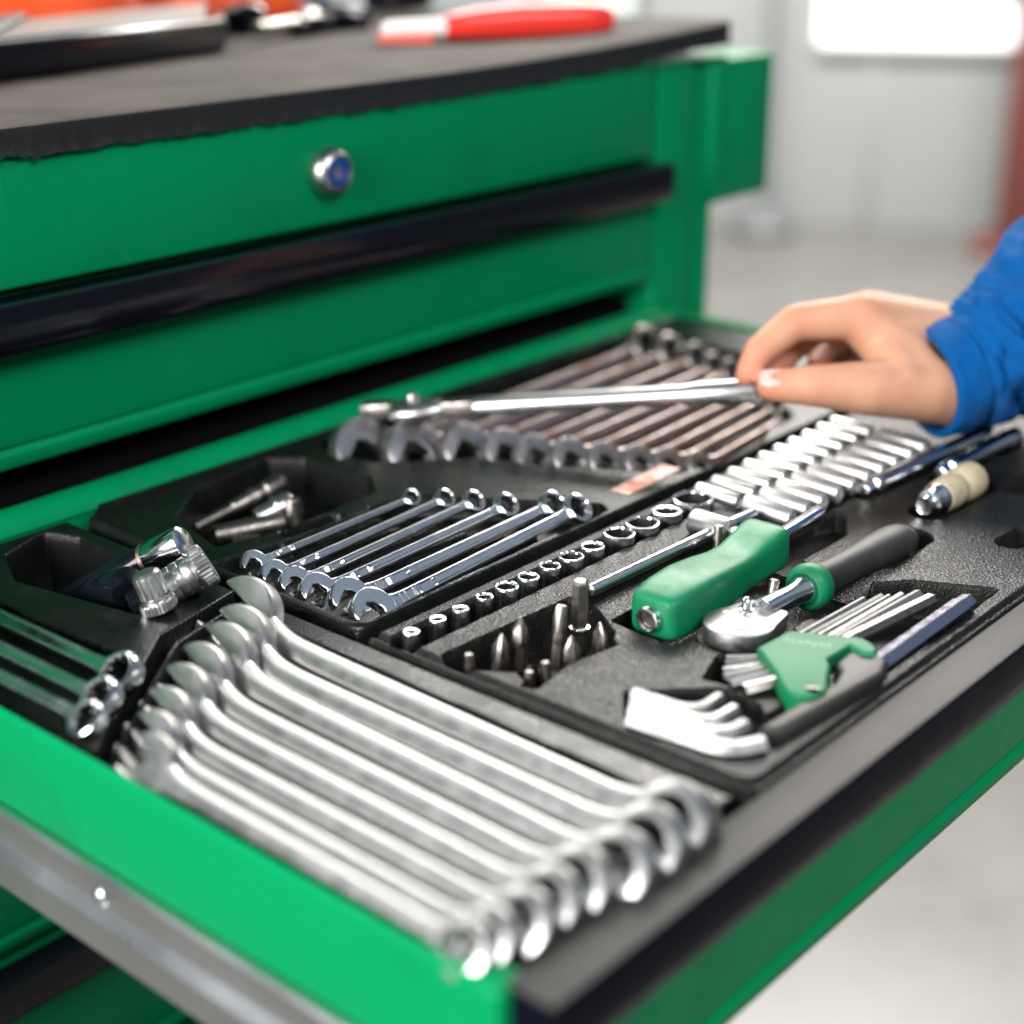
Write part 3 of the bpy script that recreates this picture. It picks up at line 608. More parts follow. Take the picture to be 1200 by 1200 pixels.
for px_, py_ in ((3.6, 9.6), (7, -6)):
    mk('rivet', xf(lathez([(.8, 1.3), (1.06, 1.25), (1.06, .2)], 14), Matrix.Translation((px_, py_, 0))), G['dark_steel'], o)
mk('neck', lathe([(16, 5.4), (22, 5.2), (34, 4.9), (40, 5.0), (44, 5.8), (47.5, 6.9), (51, 6.9)], 24), G['chrome'], o)
mk('collar', lathe([(46.5, 6.6), (45.6, 7.4), (45.8, 8.8), (47.2, 10.0), (50, 10.3), (53.0, 10.0), (55.0, 9.2), (55.5, 7)], 36), G['grip_green'], o)
mk('handle', loft([[(x, hw * math.cos(2 * math.pi * j / 28), ht * math.sin(2 * math.pi * j / 28)) for j in range(28)] for x, hw, ht in ((54, 8.4, 8.4), (58, 7.8, 7.8), (66, 7.0, 7.0), (80, 7.4, 7.0), (102, 9.0, 7.6), (116, 9.6, 7.6), (124, 8.8, 6.8), (128.5, 6.6, 5.0), (130, 3.6, 3.0))]), G['rubber'], o)

# ------------------------------------------------------------------ small hex keys in the green folding holder
M = T(0, 0, 0)
ho = thing('hex_key_holder', 'green plastic holder clipping a fan of small hex keys', 'holder', M)
gp = [(106.5, 51.5), (85.5, 53.0), (74, 38), (62.5, 25.5), (61.5, 20), (64.5, 16.0), (72, 14.5), (77, 17), (82, 20), (90, 23.5), (95, 27.5), (110.5, 27), (107.5, 20), (110, 16.2), (114, 17), (117.5, 21), (119.5, 27)]
mk('clip_body', xf(prism(gp, 0, 9.0, 1.4, 3), Matrix.Translation((0, 0, -2.5))), G['holder_green'], ho, sharp=45)
mk('pivot', xf(lathez([(6, 3.0), (7.0, 2.8), (7.3, 1.8)], 16), Matrix.Translation((69.5, 18.8, 0))), G['black'], ho)
lt = []
for k in range(7):
    x0 = -13.5 + k * 4.1
    lt += [box(x0, x0 + .7, -1.9, 1.9, 0, .3, .1, 1), box(x0 + 1.9, x0 + 2.6, -1.9 + .9 * (k % 2), 1.9, 0, .3, .1, 1), box(x0 + .6, x0 + 2.0, (1.2, -1.8, -.3)[k % 3], (1.9, -1.1, .4)[k % 3], 0.02, .28, .1, 1)]
mk('worn_lettering', xf(join(*lt), Matrix.Translation((100.6, 40.0, 6.4)) @ Matrix.Rotation(math.radians(-68), 4, 'Z') @ Matrix.Scale(.66, 4, (1, 0, 0))), G['pale_print'], ho)
bk = [(124, 22), (118, 10.8), (60, 17), (56, 21.5), (60, 25), (88, 24.5), (90, 29), (112, 28.5)]
blk = thing('holder_lid', 'black folding bar along the front of the green hex key holder', 'holder')
mk('bar', xf(prism([(113.5, 27.0), (113, 11.5), (101, 7.0), (40, 12.5), (35, 16.5), (36.5, 20.5), (60, 19.5), (82, 17.5), (92, 20.5), (97, 25.5)], -10, 4.8, 2.6, 3), Matrix.Identity(4)), G['rubber'], blk)
def hexrod(pts, r, rot=0.0):
    return tube(pts, r, 6, True, rot)
tips = [(155.1, 45.9, 1.0), (162.0, 41.8, 1.25), (164.2, 39.4, .9), (168.3, 36.0, 1.5), (174.0, 31.1, 2.0), (172.5, 24.6, 2.6)]
starts = [(104.5, 49.5), (107.5, 46.5), (109.5, 43.5), (111.5, 39.5), (113.5, 36), (113, 33)]
shorts = [((86.5, 52.0), (79.5, 62.8)), ((84.0, 50.5), (75.5, 60.5)), ((82.0, 48.0), (70.5, 58.2)), ((79.5, 45.0), (65.5, 54.5)), ((77.0, 40.5), (61.5, 49.0)), ((73.5, 35.5), (61.0, 42.5))]
kl = ['thinnest small hex key, nearest the ratchet', 'second thinnest hex key in the green holder', 'shorter thin hex key tucked below its neighbour in the green holder', 'middle sized hex key in the green holder', 'second thickest hex key in the green holder, pale steel', 'thickest dark hex key in the green holder, next to blue steel key']
for i, (t_, s_, sh) in enumerate(zip(tips, starts, shorts)):
    r = t_[2] * 1.12; A = Vector((t_[0], t_[1], 4.6)); B = Vector((s_[0], s_[1], 3.4)); d = (B - A).normalized()
    C = Vector((sh[0][0], sh[0][1], 2.0)); D = Vector((sh[1][0], sh[1][1], .8))
    pts = [A, A + d * (B - A).length * .5, B] + arc(B, B + d * 14, C, 5)[1:] + [D]
    o = tag(mk('hex_key', hexrod([A + d * .0] + pts[1:], [r] * len(pts), (.22, -.3, .12, -.2, .34, .1)[i]), G['dark_steel'] if i == 5 else G['hex_steel'], None, None, sharp=25), kl[i], 'hex key', 'small hex keys in the green holder')
# large blue steel hex key beside them
A, B = Vector((183.5, 13.6, 3.0)), Vector((108, 15.5, 0.0))
tag(mk('hex_key', join(tube([A + (B - A) * .09, B], 4.5, 6, True, .30), tube([A, A + (B - A) * .085], 4.0, 6, True, .30)), G['blued'], None, None, sharp=25), 'wide blue steel hex key lying along the tray edge', 'hex key')
# large bright hex keys with bent ends
bigk = [((30, 70.6, 2.6), (32.4, 44.4), (47, 44), 2.3), ((26.5, 68.2, 2.0), (29.1, 36.6), (43.5, 35), 2.6), ((21.8, 65.2, 1.2), (26.0, 29.1), (37.5, 26.5), 3.0), ((16.0, 61.5, .4), (20.0, 22.0), (31.5, 15), 3.5)]
bl = ['upper bright bent hex key, in the front pocket', 'second bright bent hex key in the front pocket', 'third bright bent hex key in the front pocket', 'lowest and thickest bright bent hex key in the front pocket']
for i, (a, b, c_, r) in enumerate(bigk):
    A = Vector(a); B = Vector((b[0], b[1], a[2])); C = Vector((c_[0], c_[1], a[2] + .8)); d = (B - A).normalized(); e_ = (C - B).normalized()
    pts = [A, A + (B - A) * .5] + arc(B - d * 9, B + d * 1.0, B + e_ * 9, 8) + [C]
    tag(mk('hex_key', tube(pts, r, 6, True, (.06, -.03, .05, 0)[i]), G['hex_steel'], None, None, sharp=25), bl[i], 'hex key', 'bright bent hex keys in the front pocket')

# ------------------------------------------------------------------ screwdriver bits standing in their pocket
def bit_mesh(kind, top):
    hexd = 3.5; z0 = -18
    V = [[(hexd * math.cos(math.pi / 3 * (j // 2) + (.03 if j % 2 else -.03)), hexd * math.sin(math.pi / 3 * (j // 2) + (.03 if j % 2 else -.03)), z) for j in range(12)] for z in (z0, top - 12)]
    def circ(r, z, star=0):
        return [((r * (1 - star * (j % 3 == 1))) * math.cos(2 * math.pi * j / 12), (r * (1 - star * (j % 3 == 1))) * math.sin(2 * math.pi * j / 12), z) for j in range(12)]
    if kind in (0, 5): V += [circ(2.4, top - 10.5), circ(2.2, top - 5), circ(1.7, top - .3), circ(1.3, top)]
    elif kind in (1, 2, 6): V += [circ(3.5, top - 11), circ(3.5, top - 9.5, .10), circ(3.1, top - 5, .32), circ(1.3, top - 1.4, .42), circ(.5, top, .3)]
    elif kind == 3: V += [[(3.1 * math.cos(2 * math.pi * j / 12), 3.1 * math.sin(2 * math.pi * j / 12), top - 10) for j in range(12)], [(3.0 * math.cos(2 * math.pi * j / 12), 2.2 * math.sin(2 * math.pi * j / 12), top - 5) for j in range(12)], [(2.4 * math.cos(2 * math.pi * j / 12), .9 * math.sin(2 * math.pi * j / 12), top - 1) for j in range(12)], [(1.9 * math.cos(2 * math.pi * j / 12), .6 * math.sin(2 * math.pi * j / 12), top) for j in range(12)]]
    else: V += [circ(3.4, top - 11.8), circ(3.4, top - 2), circ(2.6, top - .4), circ(2.0, top)]
    return loft(V)
blabel = ['shortest bit, at the left end of the bit pocket', 'dark pointed cross bit beside the shortest bit', 'pointed cross bit leaning in the middle of the bit pocket', 'flat blade bit left of the tall hex bit', 'tallest bit, hexagonal, standing on a chrome ring', 'short bit in front of the leaning cross bit', 'cross bit in front, below the tall hex bit', 'fluted bit at the right end of the bit pocket', 'sunk bit at the front left of the bit pocket']
for i, (x, y, h, k) in enumerate(BITS):
    M = T(x, y, 0, i * .7) @ Matrix.Rotation(math.radians(rng.uniform(-5, 5)), 4, 'X') @ Matrix.Rotation(math.radians(rng.uniform(-5, 5)), 4, 'Y')
    if i == 4:
        o = thing('screwdriver_bit', blabel[i], 'bit', T(x, y, 0), 'driver bits in the bit pocket')
        mk('hex_shank', tube([(0, 0, -13), (0, 0, h - 2), (0, 0, h - 1), (0, 0, h)], [3.5, 3.5, 3.2, 2.4], 6), G['dark_steel'], o, sharp=25)
        mk('chrome_ring', lathez([(-2.2, 4.2), (-1.0, 4.4), (-.4, 4.2), (-.2, 3.4)], 24), G['chrome'], o)
    else:
        tag(mk('screwdriver_bit', bit_mesh(k, h), G['dark_steel'], None, M, sharp=28), blabel[i], 'bit', 'driver bits in the bit pocket')

# ------------------------------------------------------------------ extension bars and adapter
for a, b, lab in (((271.5, 111.5, 3), (392, 105.5, 3), 'long chrome extension bar in front of the deep sockets'), ((318, 94.5, 3), (396, 91, 3), 'short chrome extension bar behind the cream sleeved adapter')):
    M = frame(a, b); L = (Vector(b) - Vector(a)).length
    o = thing('extension_bar', lab, 'extension bar', M, 'chrome extension bars')
    mk('square_drive', xf(box(-1, 8, -3.1, 3.1, -3.1, 3.1, .6), Matrix.Rotation(.5, 4, 'X')), G['chrome'], o)
    mk('bar', lathe([(7, 3.4), (8, 4.8), (9.5, 5.1), (13, 5.1), (15, 4.4), (L - 14, 4.4), (L - 12, 5.8), (L - 1, 5.8), (L, 5)], 24), G['chrome'], o)
M = frame((269.6, 77.3, 4.5), (322, 76.0, 5.5))
o = thing('spark_plug_adapter', 'chrome adapter wrapped in a yellowed cream rubber sleeve', 'adapter', M)
mk('chrome_nose', lathe([(-2, 3.2), (-2.4, 4.2), (0, 4.5), (2, 4.6), (2.4, 6.3), (5, 6.6), (7, 6.6), (8.5, 7.6), (11, 7.6), (13, 7.0)], 28), G['chrome'], o)
mk('rubber_sleeve', lathe([(11.5, 6.9), (12.5, 7.9), (18, 8.4), (24, 8.6), (27.5, 8.0), (28.8, 7.3), (30, 8.2), (35, 9.2), (41, 9.4), (45, 8.8), (46.5, 7.0), (46.8, 3)], 28), G['cream'], o)
mk('tail_pin', lathe([(46, 2.6), (53, 2.5), (54, 2)], 14), G['chrome'], o)

# ------------------------------------------------------------------ loose parts in the rear bin
def loose(name, lab, cat, A, B, prof, m_):
    return tag(mk(name, lathe(prof, 20), m_, None, frame(A, B), sharp=32), lab, cat, 'loose parts in the rear bin')
loose('extension_bar', 'long dark stepped bar leaning in the rear bin', 'extension bar', (57.7, 361.5, -17), (102, 356, -8), [(0, 3.2), (22, 3.2), (23, 3.9), (32, 4.0), (34, 5.0), (38, 5.0), (39, 4.2), (42, 4.2), (43, 5.2), (52, 5.4), (54, 4.6)], G['dark_steel'])
loose('tube_socket', 'grey hollow tube lying at the front of the rear bin', 'socket', (55, 343.4, -16), (88.5, 326.6, -14), [(1.5, 3.0), (0, 4.4), (.6, 5.4), (34, 5.4), (35, 5.0)], G['dark_steel'])
loose('tube_socket', 'short bright socket lying in the rear bin', 'socket', (82, 343, -15), (97, 339, -11), [(0, 4.4), (.6, 5.0), (10, 5.2), (11, 6.0), (19, 6.2), (20, 5.4)], G['satin'])
loose('tube_socket', 'small upright grey socket in the rear bin', 'socket', (98, 334, -28), (97.5, 333.5, -6), [(0, 4.6), (10, 4.6), (11, 4.0), (21, 4.0), (22, 3.4)], G['dark_steel'])
loose('tube_socket', 'stubby tarnished socket in the left of the rear bin', 'socket', (53, 370, -21), (66, 364.5, -19), [(0, 5.2), (.8, 6.4), (8, 6.4), (9, 5.0), (16, 5.0), (17, 4.2)], G['brown_steel'])
loose('hex_nut', 'loose tarnished nut at the left corner of the rear bin', 'nut', (44, 357, -23), (48, 353, -21), [(0, 3), (0, 5.5), (6, 5.5), (6, 3)], G['brown_steel'])
loose('tube_socket', 'short grey socket half hidden at the bin front', 'socket', (56, 331, -20), (66, 323, -19), [(0, 4.4), (.8, 5.6), (12, 5.6), (14, 4.8)], G['dark_steel'])
# chrome ended adapters standing out of the left bin
M = frame((-30, 330, -12), (-11.6, 294.8, 10))
o = thing('drive_adapter', 'black rod with plain polished chrome end in left bin', 'adapter', M)
mk('rod', lathe([(-14, 4), (0, 5.6), (20, 6.6), (36, 7.0), (38, 6.4)], 24), G['black'], o)
mk('rim', lathe([(37, 6.9), (37.6, 7.4), (39.0, 7.4), (39.5, 7.0)], 28), G['brown_steel'], o)
mk('chrome_end', lathe([(39.2, 7.2), (40, 7.6), (57, 7.6), (58.4, 7.2), (59, 6.2)], 32), G['chrome'], o)
def knurled(prof, n=60, amp=.35, z=()):
    rings = []
    for x, r, k in prof: rings.append([(x, (r + (amp * (1 if j % 2 else -1) if k else 0)) * math.cos(2 * math.pi * j / n), (r + (amp * (1 if j % 2 else -1) if k else 0)) * math.sin(2 * math.pi * j / n)) for j in range(n)])
    return loft(rings)
M = frame((-32.7, 319.9, -10), (-31.7, 286.9, 3))
o = thing('drive_adapter', 'bent adapter with knurled collar and toothed flange in left bin', 'adapter', M)
mk('rod', lathe([(-10, 4), (4, 7.5), (30, 9.4), (31.5, 9.0)], 24), G['black'], o)
Mb = M.inverted() @ frame((-39.0, 268.0, 16.8), (-36.0, 264.2, 1.0)); Mb.translation = Mb.translation / MM
mk('knurled_collar', xf(knurled([(-1.2, 2, 0), (-1, 4.4, 0), (0, 5.8, 0), (1, 6.0, 1), (9.5, 6.0, 1), (10.4, 5.6, 0), (12.5, 5.6, 0)], 40, .2), Mb), G['satin'], o, sharp=20)
mk('toothed_flange', xf(knurled([(11.6, 5.0, 0), (11.9, 7.0, 0), (12.6, 7.6, 1), (16.0, 7.6, 1), (16.6, 7.0, 0), (16.8, 5, 0)], 60, .25), Mb), G['satin'], o, sharp=20)
M = frame((-32, 277, 0), (-10.2, 266.2, 12))
o = thing('drive_adapter', 'black bodied spinner adapter with ribbed silver end in left bin', 'adapter', M)
mk('body', box(-8, 11, -6.5, 6.5, -6.5, 6.5, 2), G['black'], o)
mk('detent_ball', xf(lathez([(6, 2.4), (7.6, 2.0), (8.2, .8)], 18), Matrix.Rotation(1.2, 4, 'X')), G['satin'], o)
mk('ribbed_sleeve', lathe([(9, 6), (9.5, 8.2), (13, 8.2), (13.4, 7.8), (14, 8.2), (17, 8.2), (17.4, 7.8), (18, 8.2), (21, 8.2), (21.5, 7.6), (24, 7.4)], 32), G['satin'], o)
mk('toothed_flange', knurled([(23, 7, 0), (23.2, 8.8, 0), (24, 9.4, 1), (28.4, 9.4, 1), (29.2, 8.8, 0), (29.6, 7, 0), (28.8, 5, 0), (26, 4.5, 0)], 64, .3), G['satin'], o, sharp=20)

# ------------------------------------------------------------------ long bar held by the hand
A, B = Vector((189, 337, 17)), Vector((281, 179, 38)); L = (B - A).length
M = frame(A, B)
o = thing('flex_ratchet', 'long silver flex-head ratchet held up by the hand', 'ratchet', M)
mk('head', loft([[(x, hw * math.cos(2 * math.pi * j / 28), ht * math.sin(2 * math.pi * j / 28)) for j in range(28)] for x, hw, ht in ((-13, 4, 2.5), (-12, 8, 4.6), (-8, 11, 5.6), (0, 11.5, 5.8), (9, 10, 5.6), (14, 7.5, 5), (17, 5, 3.6))]), G['satin'], o)
mk('square_drive', box(-30, -10, -2, 10, -4.5, 4.5, 1.5), G['dark_steel'], o)
mk('selector_knob', lathez([(4, 3.6), (7, 3.6), (9, 3.0), (9.6, 1.8)], 20), G['satin'], o)
mk('flex_joint', box(15, 36, -5, 5, -4.2, 4.2, 1.2), G['dark_steel'], o)
mk('bar', lathe([(33, 5.0), (35, 5.6), (60, 5.4), (L * .55, 5.2), (L * .78, 5.2), (L * .82, 6.2), (L - 3, 6.4), (L - 1, 5.8), (L, 4.5)], 28), G['satin'], o)

# ------------------------------------------------------------------ person: right hand and sleeved forearm
J = dict(W1=(392.4, 128.2, 48.7), W2=(362.1, 111.1, 30.5), F1=(427.4, 105.7, 60), F2=(411.6, 96.3, 52), F3=(470, 72, 90),
    iM=(330.9, 154.6, 70.5), iP=(304.9, 175.7, 69.4), iD=(284.5, 183.4, 57.0), iT=(277.5, 185.6, 46.2),
    mM=(357.2, 162.5, 65.8), mP=(336.6, 182.4, 59.5), mD=(320.6, 187.1, 50.4), mT=(300.1, 184.6, 42.4),
    rM=(382.0, 168.0, 54.3), rP=(366.5, 181.7, 47.4), rD=(349.2, 181.7, 41.5), rT=(329.7, 176.5, 36.3),
    pM=(402.1, 169.3, 40.2), pP=(384.2, 179.2, 36.3), pD=(367.9, 179.1, 32.1), pT=(349.7, 173.6, 29.0),
    tT=(275.4, 169.6, 43.7), tI=(285.5, 150.6, 45.1), tM=(306.3, 133.3, 42.4), tC=(338.0, 118.8, 37.9),
    web1=(340.0, 141.2, 57.4), web2=(323.2, 125.8, 43.1))
CH = [('iM', 'iP', 12.0, 9.8), ('iP', 'iD', 9.6, 8.4), ('iD', 'iT', 8.2, 6.6), ('mM', 'mP', 12, 9.8), ('mP', 'mD', 9.6, 8.4), ('mD', 'mT', 8.2, 7), ('rM', 'rP', 11, 9), ('rP', 'rD', 9, 8), ('rD', 'rT', 8, 7),
      ('pM', 'pP', 9.5, 7.8), ('pP', 'pD', 7.8, 7), ('pD', 'pT', 7, 6), ('tT', 'tI', 8.2, 10.8), ('tI', 'tM', 10.8, 14.0), ('tM', 'tC', 14.0, 17.5), ('tC', 'W2', 17.5, 17),
      ('iM', 'W1', 13, 19), ('mM', 'W1', 13, 20), ('rM', 'W1', 13, 20), ('pM', 'W1', 13, 20), ('web1', 'web2', 14, 14), ('web1', 'W1', 15, 20), ('web2', 'W2', 15, 17), ('iM', 'web1', 13, 15), ('web1', 'tC', 15, 17), ('W1', 'W2', 20, 17), ('W1', 'F1', 20, 21), ('W2', 'F2', 17.5, 19), ('F1', 'F3', 21, 24), ('F2', 'F3', 19, 24)]
per = thing('person', 'person reaching in from the right in a blue work jacket, holding a long silver ratchet', 'person')
bm = bmesh.new()
for a, b, r0, r1 in CH:
    A, B = Vector(J[a]), Vector(J[b]); Lc = (B - A).length
    prof = []
    for i in range(5): t = math.pi / 2 * i / 4; prof.append((-r0 * math.cos(t), max(.02, r0 * math.sin(t))))
    prof.append((Lc * .5, (r0 + r1) / 2))
    for i in range(5): t = math.pi / 2 * i / 4; prof.append((Lc + r1 * math.sin(t), max(.02, r1 * math.cos(t))))
    v, f = xf(lathe(prof, 20), frame(A, B, (0, 0.3, 1), 1))
    vs = [bm.verts.new(Vector(p) * MM) for p in v]
    for q in f: bm.faces.new([vs[i] for i in q])
me = bpy.data.meshes.new('body'); bm.to_mesh(me); bm.free()
tmp = bpy.data.objects.new('body_tmp', me); COL.objects.link(tmp)
mod = tmp.modifiers.new('r', 'REMESH'); mod.mode = 'VOXEL'; mod.voxel_size = 0.0016
sm = tmp.modifiers.new('s', 'SMOOTH'); sm.factor = 0.5; sm.iterations = 16
dg = bpy.context.evaluated_depsgraph_get(); me2 = bpy.data.meshes.new_from_object(tmp.evaluated_get(dg)); me2.name = 'body'
bpy.data.objects.remove(tmp); me2.materials.clear(); me2.materials.append(G['skin'])
me2.polygons.foreach_set('use_smooth', [True] * len(me2.polygons))
red = me2.color_attributes.new('redness', 'FLOAT_COLOR', 'POINT')
hot = [(Vector(J[k]), r_) for k, r_ in (('iT', 15), ('tT', 14), ('mT', 15), ('iP', 11), ('iM', 12), ('mP', 12), ('mM', 11), ('tI', 9), ('rP', 13), ('rT', 15), ('iD', 9))]
co = np.zeros(len(me2.vertices) * 3, np.float32); me2.vertices.foreach_get('co', co); co = co.reshape(-1, 3) * 1000
val = np.zeros(len(co))
for h_, r_ in hot: val = np.maximum(val, np.exp(-(np.linalg.norm(co - np.array(h_), axis=1) / r_) ** 2 * .8))
cc = np.ones((len(co), 4), np.float32); cc[:, :3] = val[:, None]; red.data.foreach_set('color', cc.reshape(-1))
NT = G['skin'].node_tree; pb = NT.nodes['Principled BSDF']; src = pb.inputs['Base Color'].links[0].from_socket
at = NT.nodes.new('ShaderNodeAttribute'); at.attribute_name = 'redness'; mxr = NT.nodes.new('ShaderNodeMix'); mxr.data_type = 'RGBA'
NT.links.new(src, mxr.inputs['A']); mxr.inputs['B'].default_value = (0.56, 0.20, 0.125, 1)
mm = NT.nodes.new('ShaderNodeMath'); mm.operation = 'MULTIPLY'; mm.inputs[1].default_value = 0.8; NT.links.new(at.outputs['Fac'], mm.inputs[0]); NT.links.new(mm.outputs[0], mxr.inputs['Factor'])
NT.links.new(mxr.outputs['Result'], pb.inputs['Base Color'])
body = bpy.data.objects.new('body', me2); COL.objects.link(body); body.parent = per
# nails
A, B = Vector(J['tT']), Vector(J['tI']); toc = (Vector((-392.8, -238.8, 280)) - A).normalized()
nd = (B - A).normalized(); nz = Vector((-.35, -.45, .82)); Mn = frame(A + nz.normalized() * 7.2 - nd * 1.5, B + nz.normalized() * 9.0, nz)
mk('thumb_nail', loft([[(x, w_ * math.cos(2 * math.pi * j / 16), .9 * math.sin(2 * math.pi * j / 16) - .1 * w_ * math.cos(2 * math.pi * j / 16) ** 2) for j in range(16)] for x, w_ in ((-6, 3.0), (-5, 5), (-1, 5.8), (4, 5.4), (6.5, 3.6))]), G['nail'], per, Mn)
# sleeve with folds
S = [Vector(p) for p in ((353.5, 124.0, 36.0), (372.0, 114.0, 39.5), (391.5, 105.0, 46.5), (415, 95.7, 59.5), (459, 74.8, 88), (530, 42, 124), (600, 10, 165), (660, 10, 230), (690, 30, 310), (700, 60, 400))]
SR = [(31, 29.5), (32.5, 31.5), (37, 36.5), (43, 44), (49, 48), (53, 52), (56, 55), (60, 58), (66, 62), (72, 66)]
def sleeve():
    pts = []; n = 72; rings = []
    fine = []
    for i in range(len(S) - 1):
        k = 14 if i < 5 else 8
        for q in range(k):
            t = q / k; p0 = S[max(i - 1, 0)]; p1, p2 = S[i], S[i + 1]; p3 = S[min(i + 2, len(S) - 1)]
            p = .5 * ((2 * p1) + (p2 - p0) * t + (2 * p0 - 5 * p1 + 4 * p2 - p3) * t * t + (3 * p1 - p0 - 3 * p2 + p3) * t ** 3)
            r = (SR[i][0] * (1 - t) + SR[i + 1][0] * t, SR[i][1] * (1 - t) + SR[i + 1][1] * t); fine.append((p, r, i + t))
    for i, (p, r, s_) in enumerate(fine):
        a = fine[max(i - 1, 0)][0]; b = fine[min(i + 1, len(fine) - 1)][0]; t = (b - a).normalized()
        u = (Vector((0, 0, 1)) - t * t.z).normalized(); v = t.cross(u); R_ = []
        for j in range(n):
            an = 2 * math.pi * j / n
            amp = min(1, max(0, (s_ - .75) / .8))
            d = amp * (-7.0 * max(0, abs(mnoise.noise((math.cos(an) * 1.3 + s_ * 1.2, math.sin(an) * 1.3 + 5, s_ * 2.2))) * -2.2 + .55) + 6.0 * mnoise.noise((math.cos(an) * 1.6 + s_ * .9, math.sin(an) * 1.6, s_ * 1.5)) + 3.2 * math.sin(s_ * 6.5 + 2.4 * math.sin(an + .6) + 1.2 * mnoise.noise((an, s_, 2))) * (.5 + .5 * math.cos(an - 2.5)) + 2.0 * mnoise.noise((math.cos(an) * 4, math.sin(an) * 4, s_ * 4.5)))
            d += .8 * mnoise.noise((math.cos(an) * 3, math.sin(an) * 3, s_ * 3))
            if .84 < s_ < .93: d -= 1.8
            if .70 < s_ < .78: d -= .7
            if i == 0: d -= 2.2
            R_.append(tuple(p + (u * math.cos(an) * (r[1] + d) + v * math.sin(an) * (r[0] + d))))
        rings.append(R_)
    inner = [[tuple(Vector(q) * .93 + fine[k][0] * .07) for q in rings[k]] for k in (9, 0)]
    return loft([inner[0], inner[1]] + rings, False, True)
mk('sleeve', sleeve(), G['cloth'], per, sharp=70)

# ------------------------------------------------------------------ things on top of the cabinet
MZ = 179.4
t = thing('tablet', 'rugged black tablet with dusty grey screen lying on the mat', 'tablet', T(0, 0, MZ))
def quad(P, z0, z1, bev): return prism(P, z0, z1, bev, 3)
mk('case', quad([(56, 545), (288, 596), (392, 716), (160, 664)], 0, 21, 4), G['black'], t)
mk('screen', quad([(88, 560), (277, 602), (362, 703), (174, 660)], 20.6, 22.4, 1), G['screen'], t)
mk('strap', quad([(72, 549), (94, 554), (194, 670), (172, 666)], 19, 26, 3), G['rubber'], t)
def cloth_heap(cx, cy, rx, ry, h, seed):
    n, m_ = 48, 14; rings = []
    for i in range(m_ + 1):
        q = i / m_; R_ = []
        for j in range(n):
            a = 2 * math.pi * j / n
            rad = math.cos(q * math.pi / 2) ** .6 * (1 + .28 * mnoise.noise((math.cos(a) * 1.5 + seed, math.sin(a) * 1.5, q)))
            z = h * math.sin(q * math.pi / 2) * (1 + .5 * mnoise.noise((math.cos(a) * rad * 3 + seed, math.sin(a) * rad * 3, 1))) + 5 * math.sin(9 * a + 5 * q + seed)
            R_.append((cx + rx * rad * math.cos(a), cy + ry * rad * math.sin(a), max(.3, z)))
        rings.append(R_)
    return loft(rings)
g = thing('work_gloves', 'crumpled bright orange work gloves behind the black tablet', 'gloves', T(0, 0, MZ))
mk('glove', cloth_heap(290, 800, 130, 70, 60, 1), G['orange'], g, sharp=60)
mk('glove', cloth_heap(420, 745, 62, 42, 48, 5), G['orange'], g, sharp=60)
M = frame((379, 545, MZ + 12.4), (518, 464, MZ + 12.4))
k = thing('scraper_knife', 'red plastic handled knife with white end near the mat edge', 'knife', M)
mk('white_tip', loft([[(x, hw * math.cos(2 * math.pi * j / 24), ht * math.sin(2 * math.pi * j / 24) - 2) for j in range(24)] for x, hw, ht in ((0, 3.5, 3), (1.5, 5, 4.6), (6, 6, 5.4), (40, 6.5, 6.2), (46, 7.5, 7.5))]), G['white'], k)
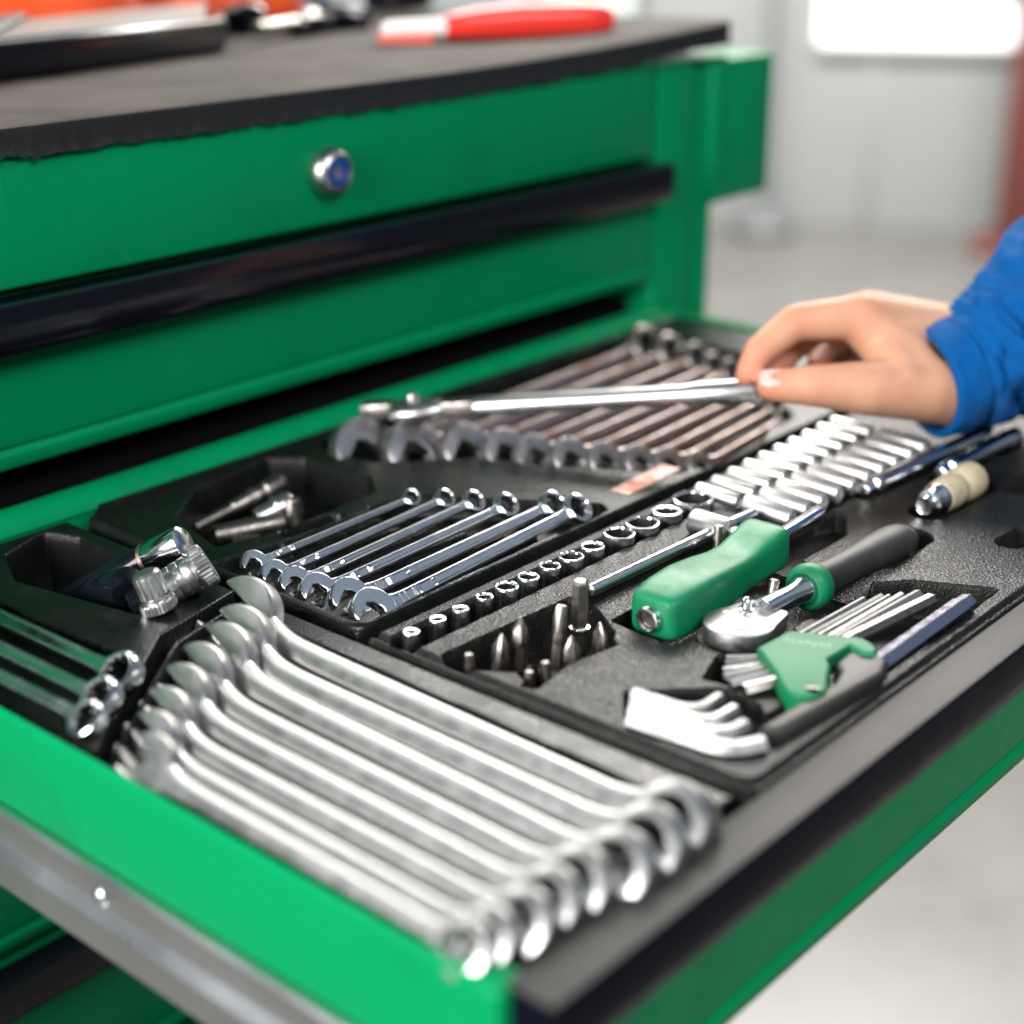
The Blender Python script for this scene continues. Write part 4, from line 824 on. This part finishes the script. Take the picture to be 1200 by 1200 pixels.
mk('handle', loft([[(x, hw * math.cos(2 * math.pi * j / 28), ht * math.copysign(abs(math.sin(2 * math.pi * j / 28)) ** .7, math.sin(2 * math.pi * j / 28)) + dz) for j in range(28)] for x, hw, ht, dz in ((42, 7.5, 7.5, -2), (48, 9, 8.5, -1.8), (66, 12, 10.5, -.6), (92, 14, 12.2, 0), (140, 14, 12.2, 0), (154, 13.5, 11.8, 0), (160, 11, 9, 0), (161.5, 6, 5, 0))]), G['red'], k)
e = thing('eraser_block', 'small worn pink rubber block under the red knife', 'rubber block', T(393, 536, MZ, math.radians(-50)))
mk('block', box(-19, 19, -9, 9, 0.2, 7.5, 3.2, 4), G['pink'], e)
def pot(name, lab, cat, x, y, prof, m_, cap=None, capm=None):
    o_ = thing(name, lab, cat, T(x, y, MZ)); mk('body', lathez(prof, 28), m_, o_)
    if cap: mk('cap', lathez(cap, 28), capm, o_)
pot('plastic_bottle', 'white plastic bottle at the end of the red knife', 'bottle', 668, 566, [(0, 18), (2, 20), (60, 20), (75, 14), (80, 10)], G['white'], [(80, 11), (96, 11), (98, 8)], G['white'])
pot('spray_can', 'pale grey can with dark stripes near the mat corner', 'can', 700, 700, [(0, 24), (2, 26), (110, 26), (120, 15)], G['greyblue'], [(120, 12), (140, 12)], G['white'])
pot('tape_roll', 'yellow plastic roll at the right end of the mat', 'roll', 705, 600, [(0, 25), (1, 27), (40, 27), (41, 25)], G['yellow'])
pot('oil_bottle', 'grey blue bottle with dark green label behind the knife', 'bottle', 520, 800, [(0, 32), (3, 35), (90, 35), (110, 20), (120, 14)], G['greyblue'], [(40, 35.4), (78, 35.4)], G['dkgreen'])
pot('jar', 'black jar standing behind the red knife', 'jar', 620, 770, [(0, 28), (2, 30), (80, 30), (84, 27)], G['black'], [(84, 29), (98, 29), (100, 26)], G['white'])
c = thing('puller_clamp', 'dark steel clamp lying between tablet and red knife', 'clamp', T(395, 640, MZ, .3))
mk('jaw', join(box(-10, 60, -9, 9, 0, 14, 3), box(48, 62, -22, 22, 0, 18, 4)), G['black'], c)
mk('screw', xf(lathe([(0, 5), (60, 5), (61, 9), (72, 9)], 18), Matrix.Translation((-60, 0, 9))), G['dark_steel'], c)
c2 = thing('black_knob', 'round black knob lying by the orange gloves', 'knob', T(385, 690, MZ))
mk('knob', lathez([(0, 12), (4, 15), (16, 15), (20, 11), (21, 4)], 24), G['black'], c2)
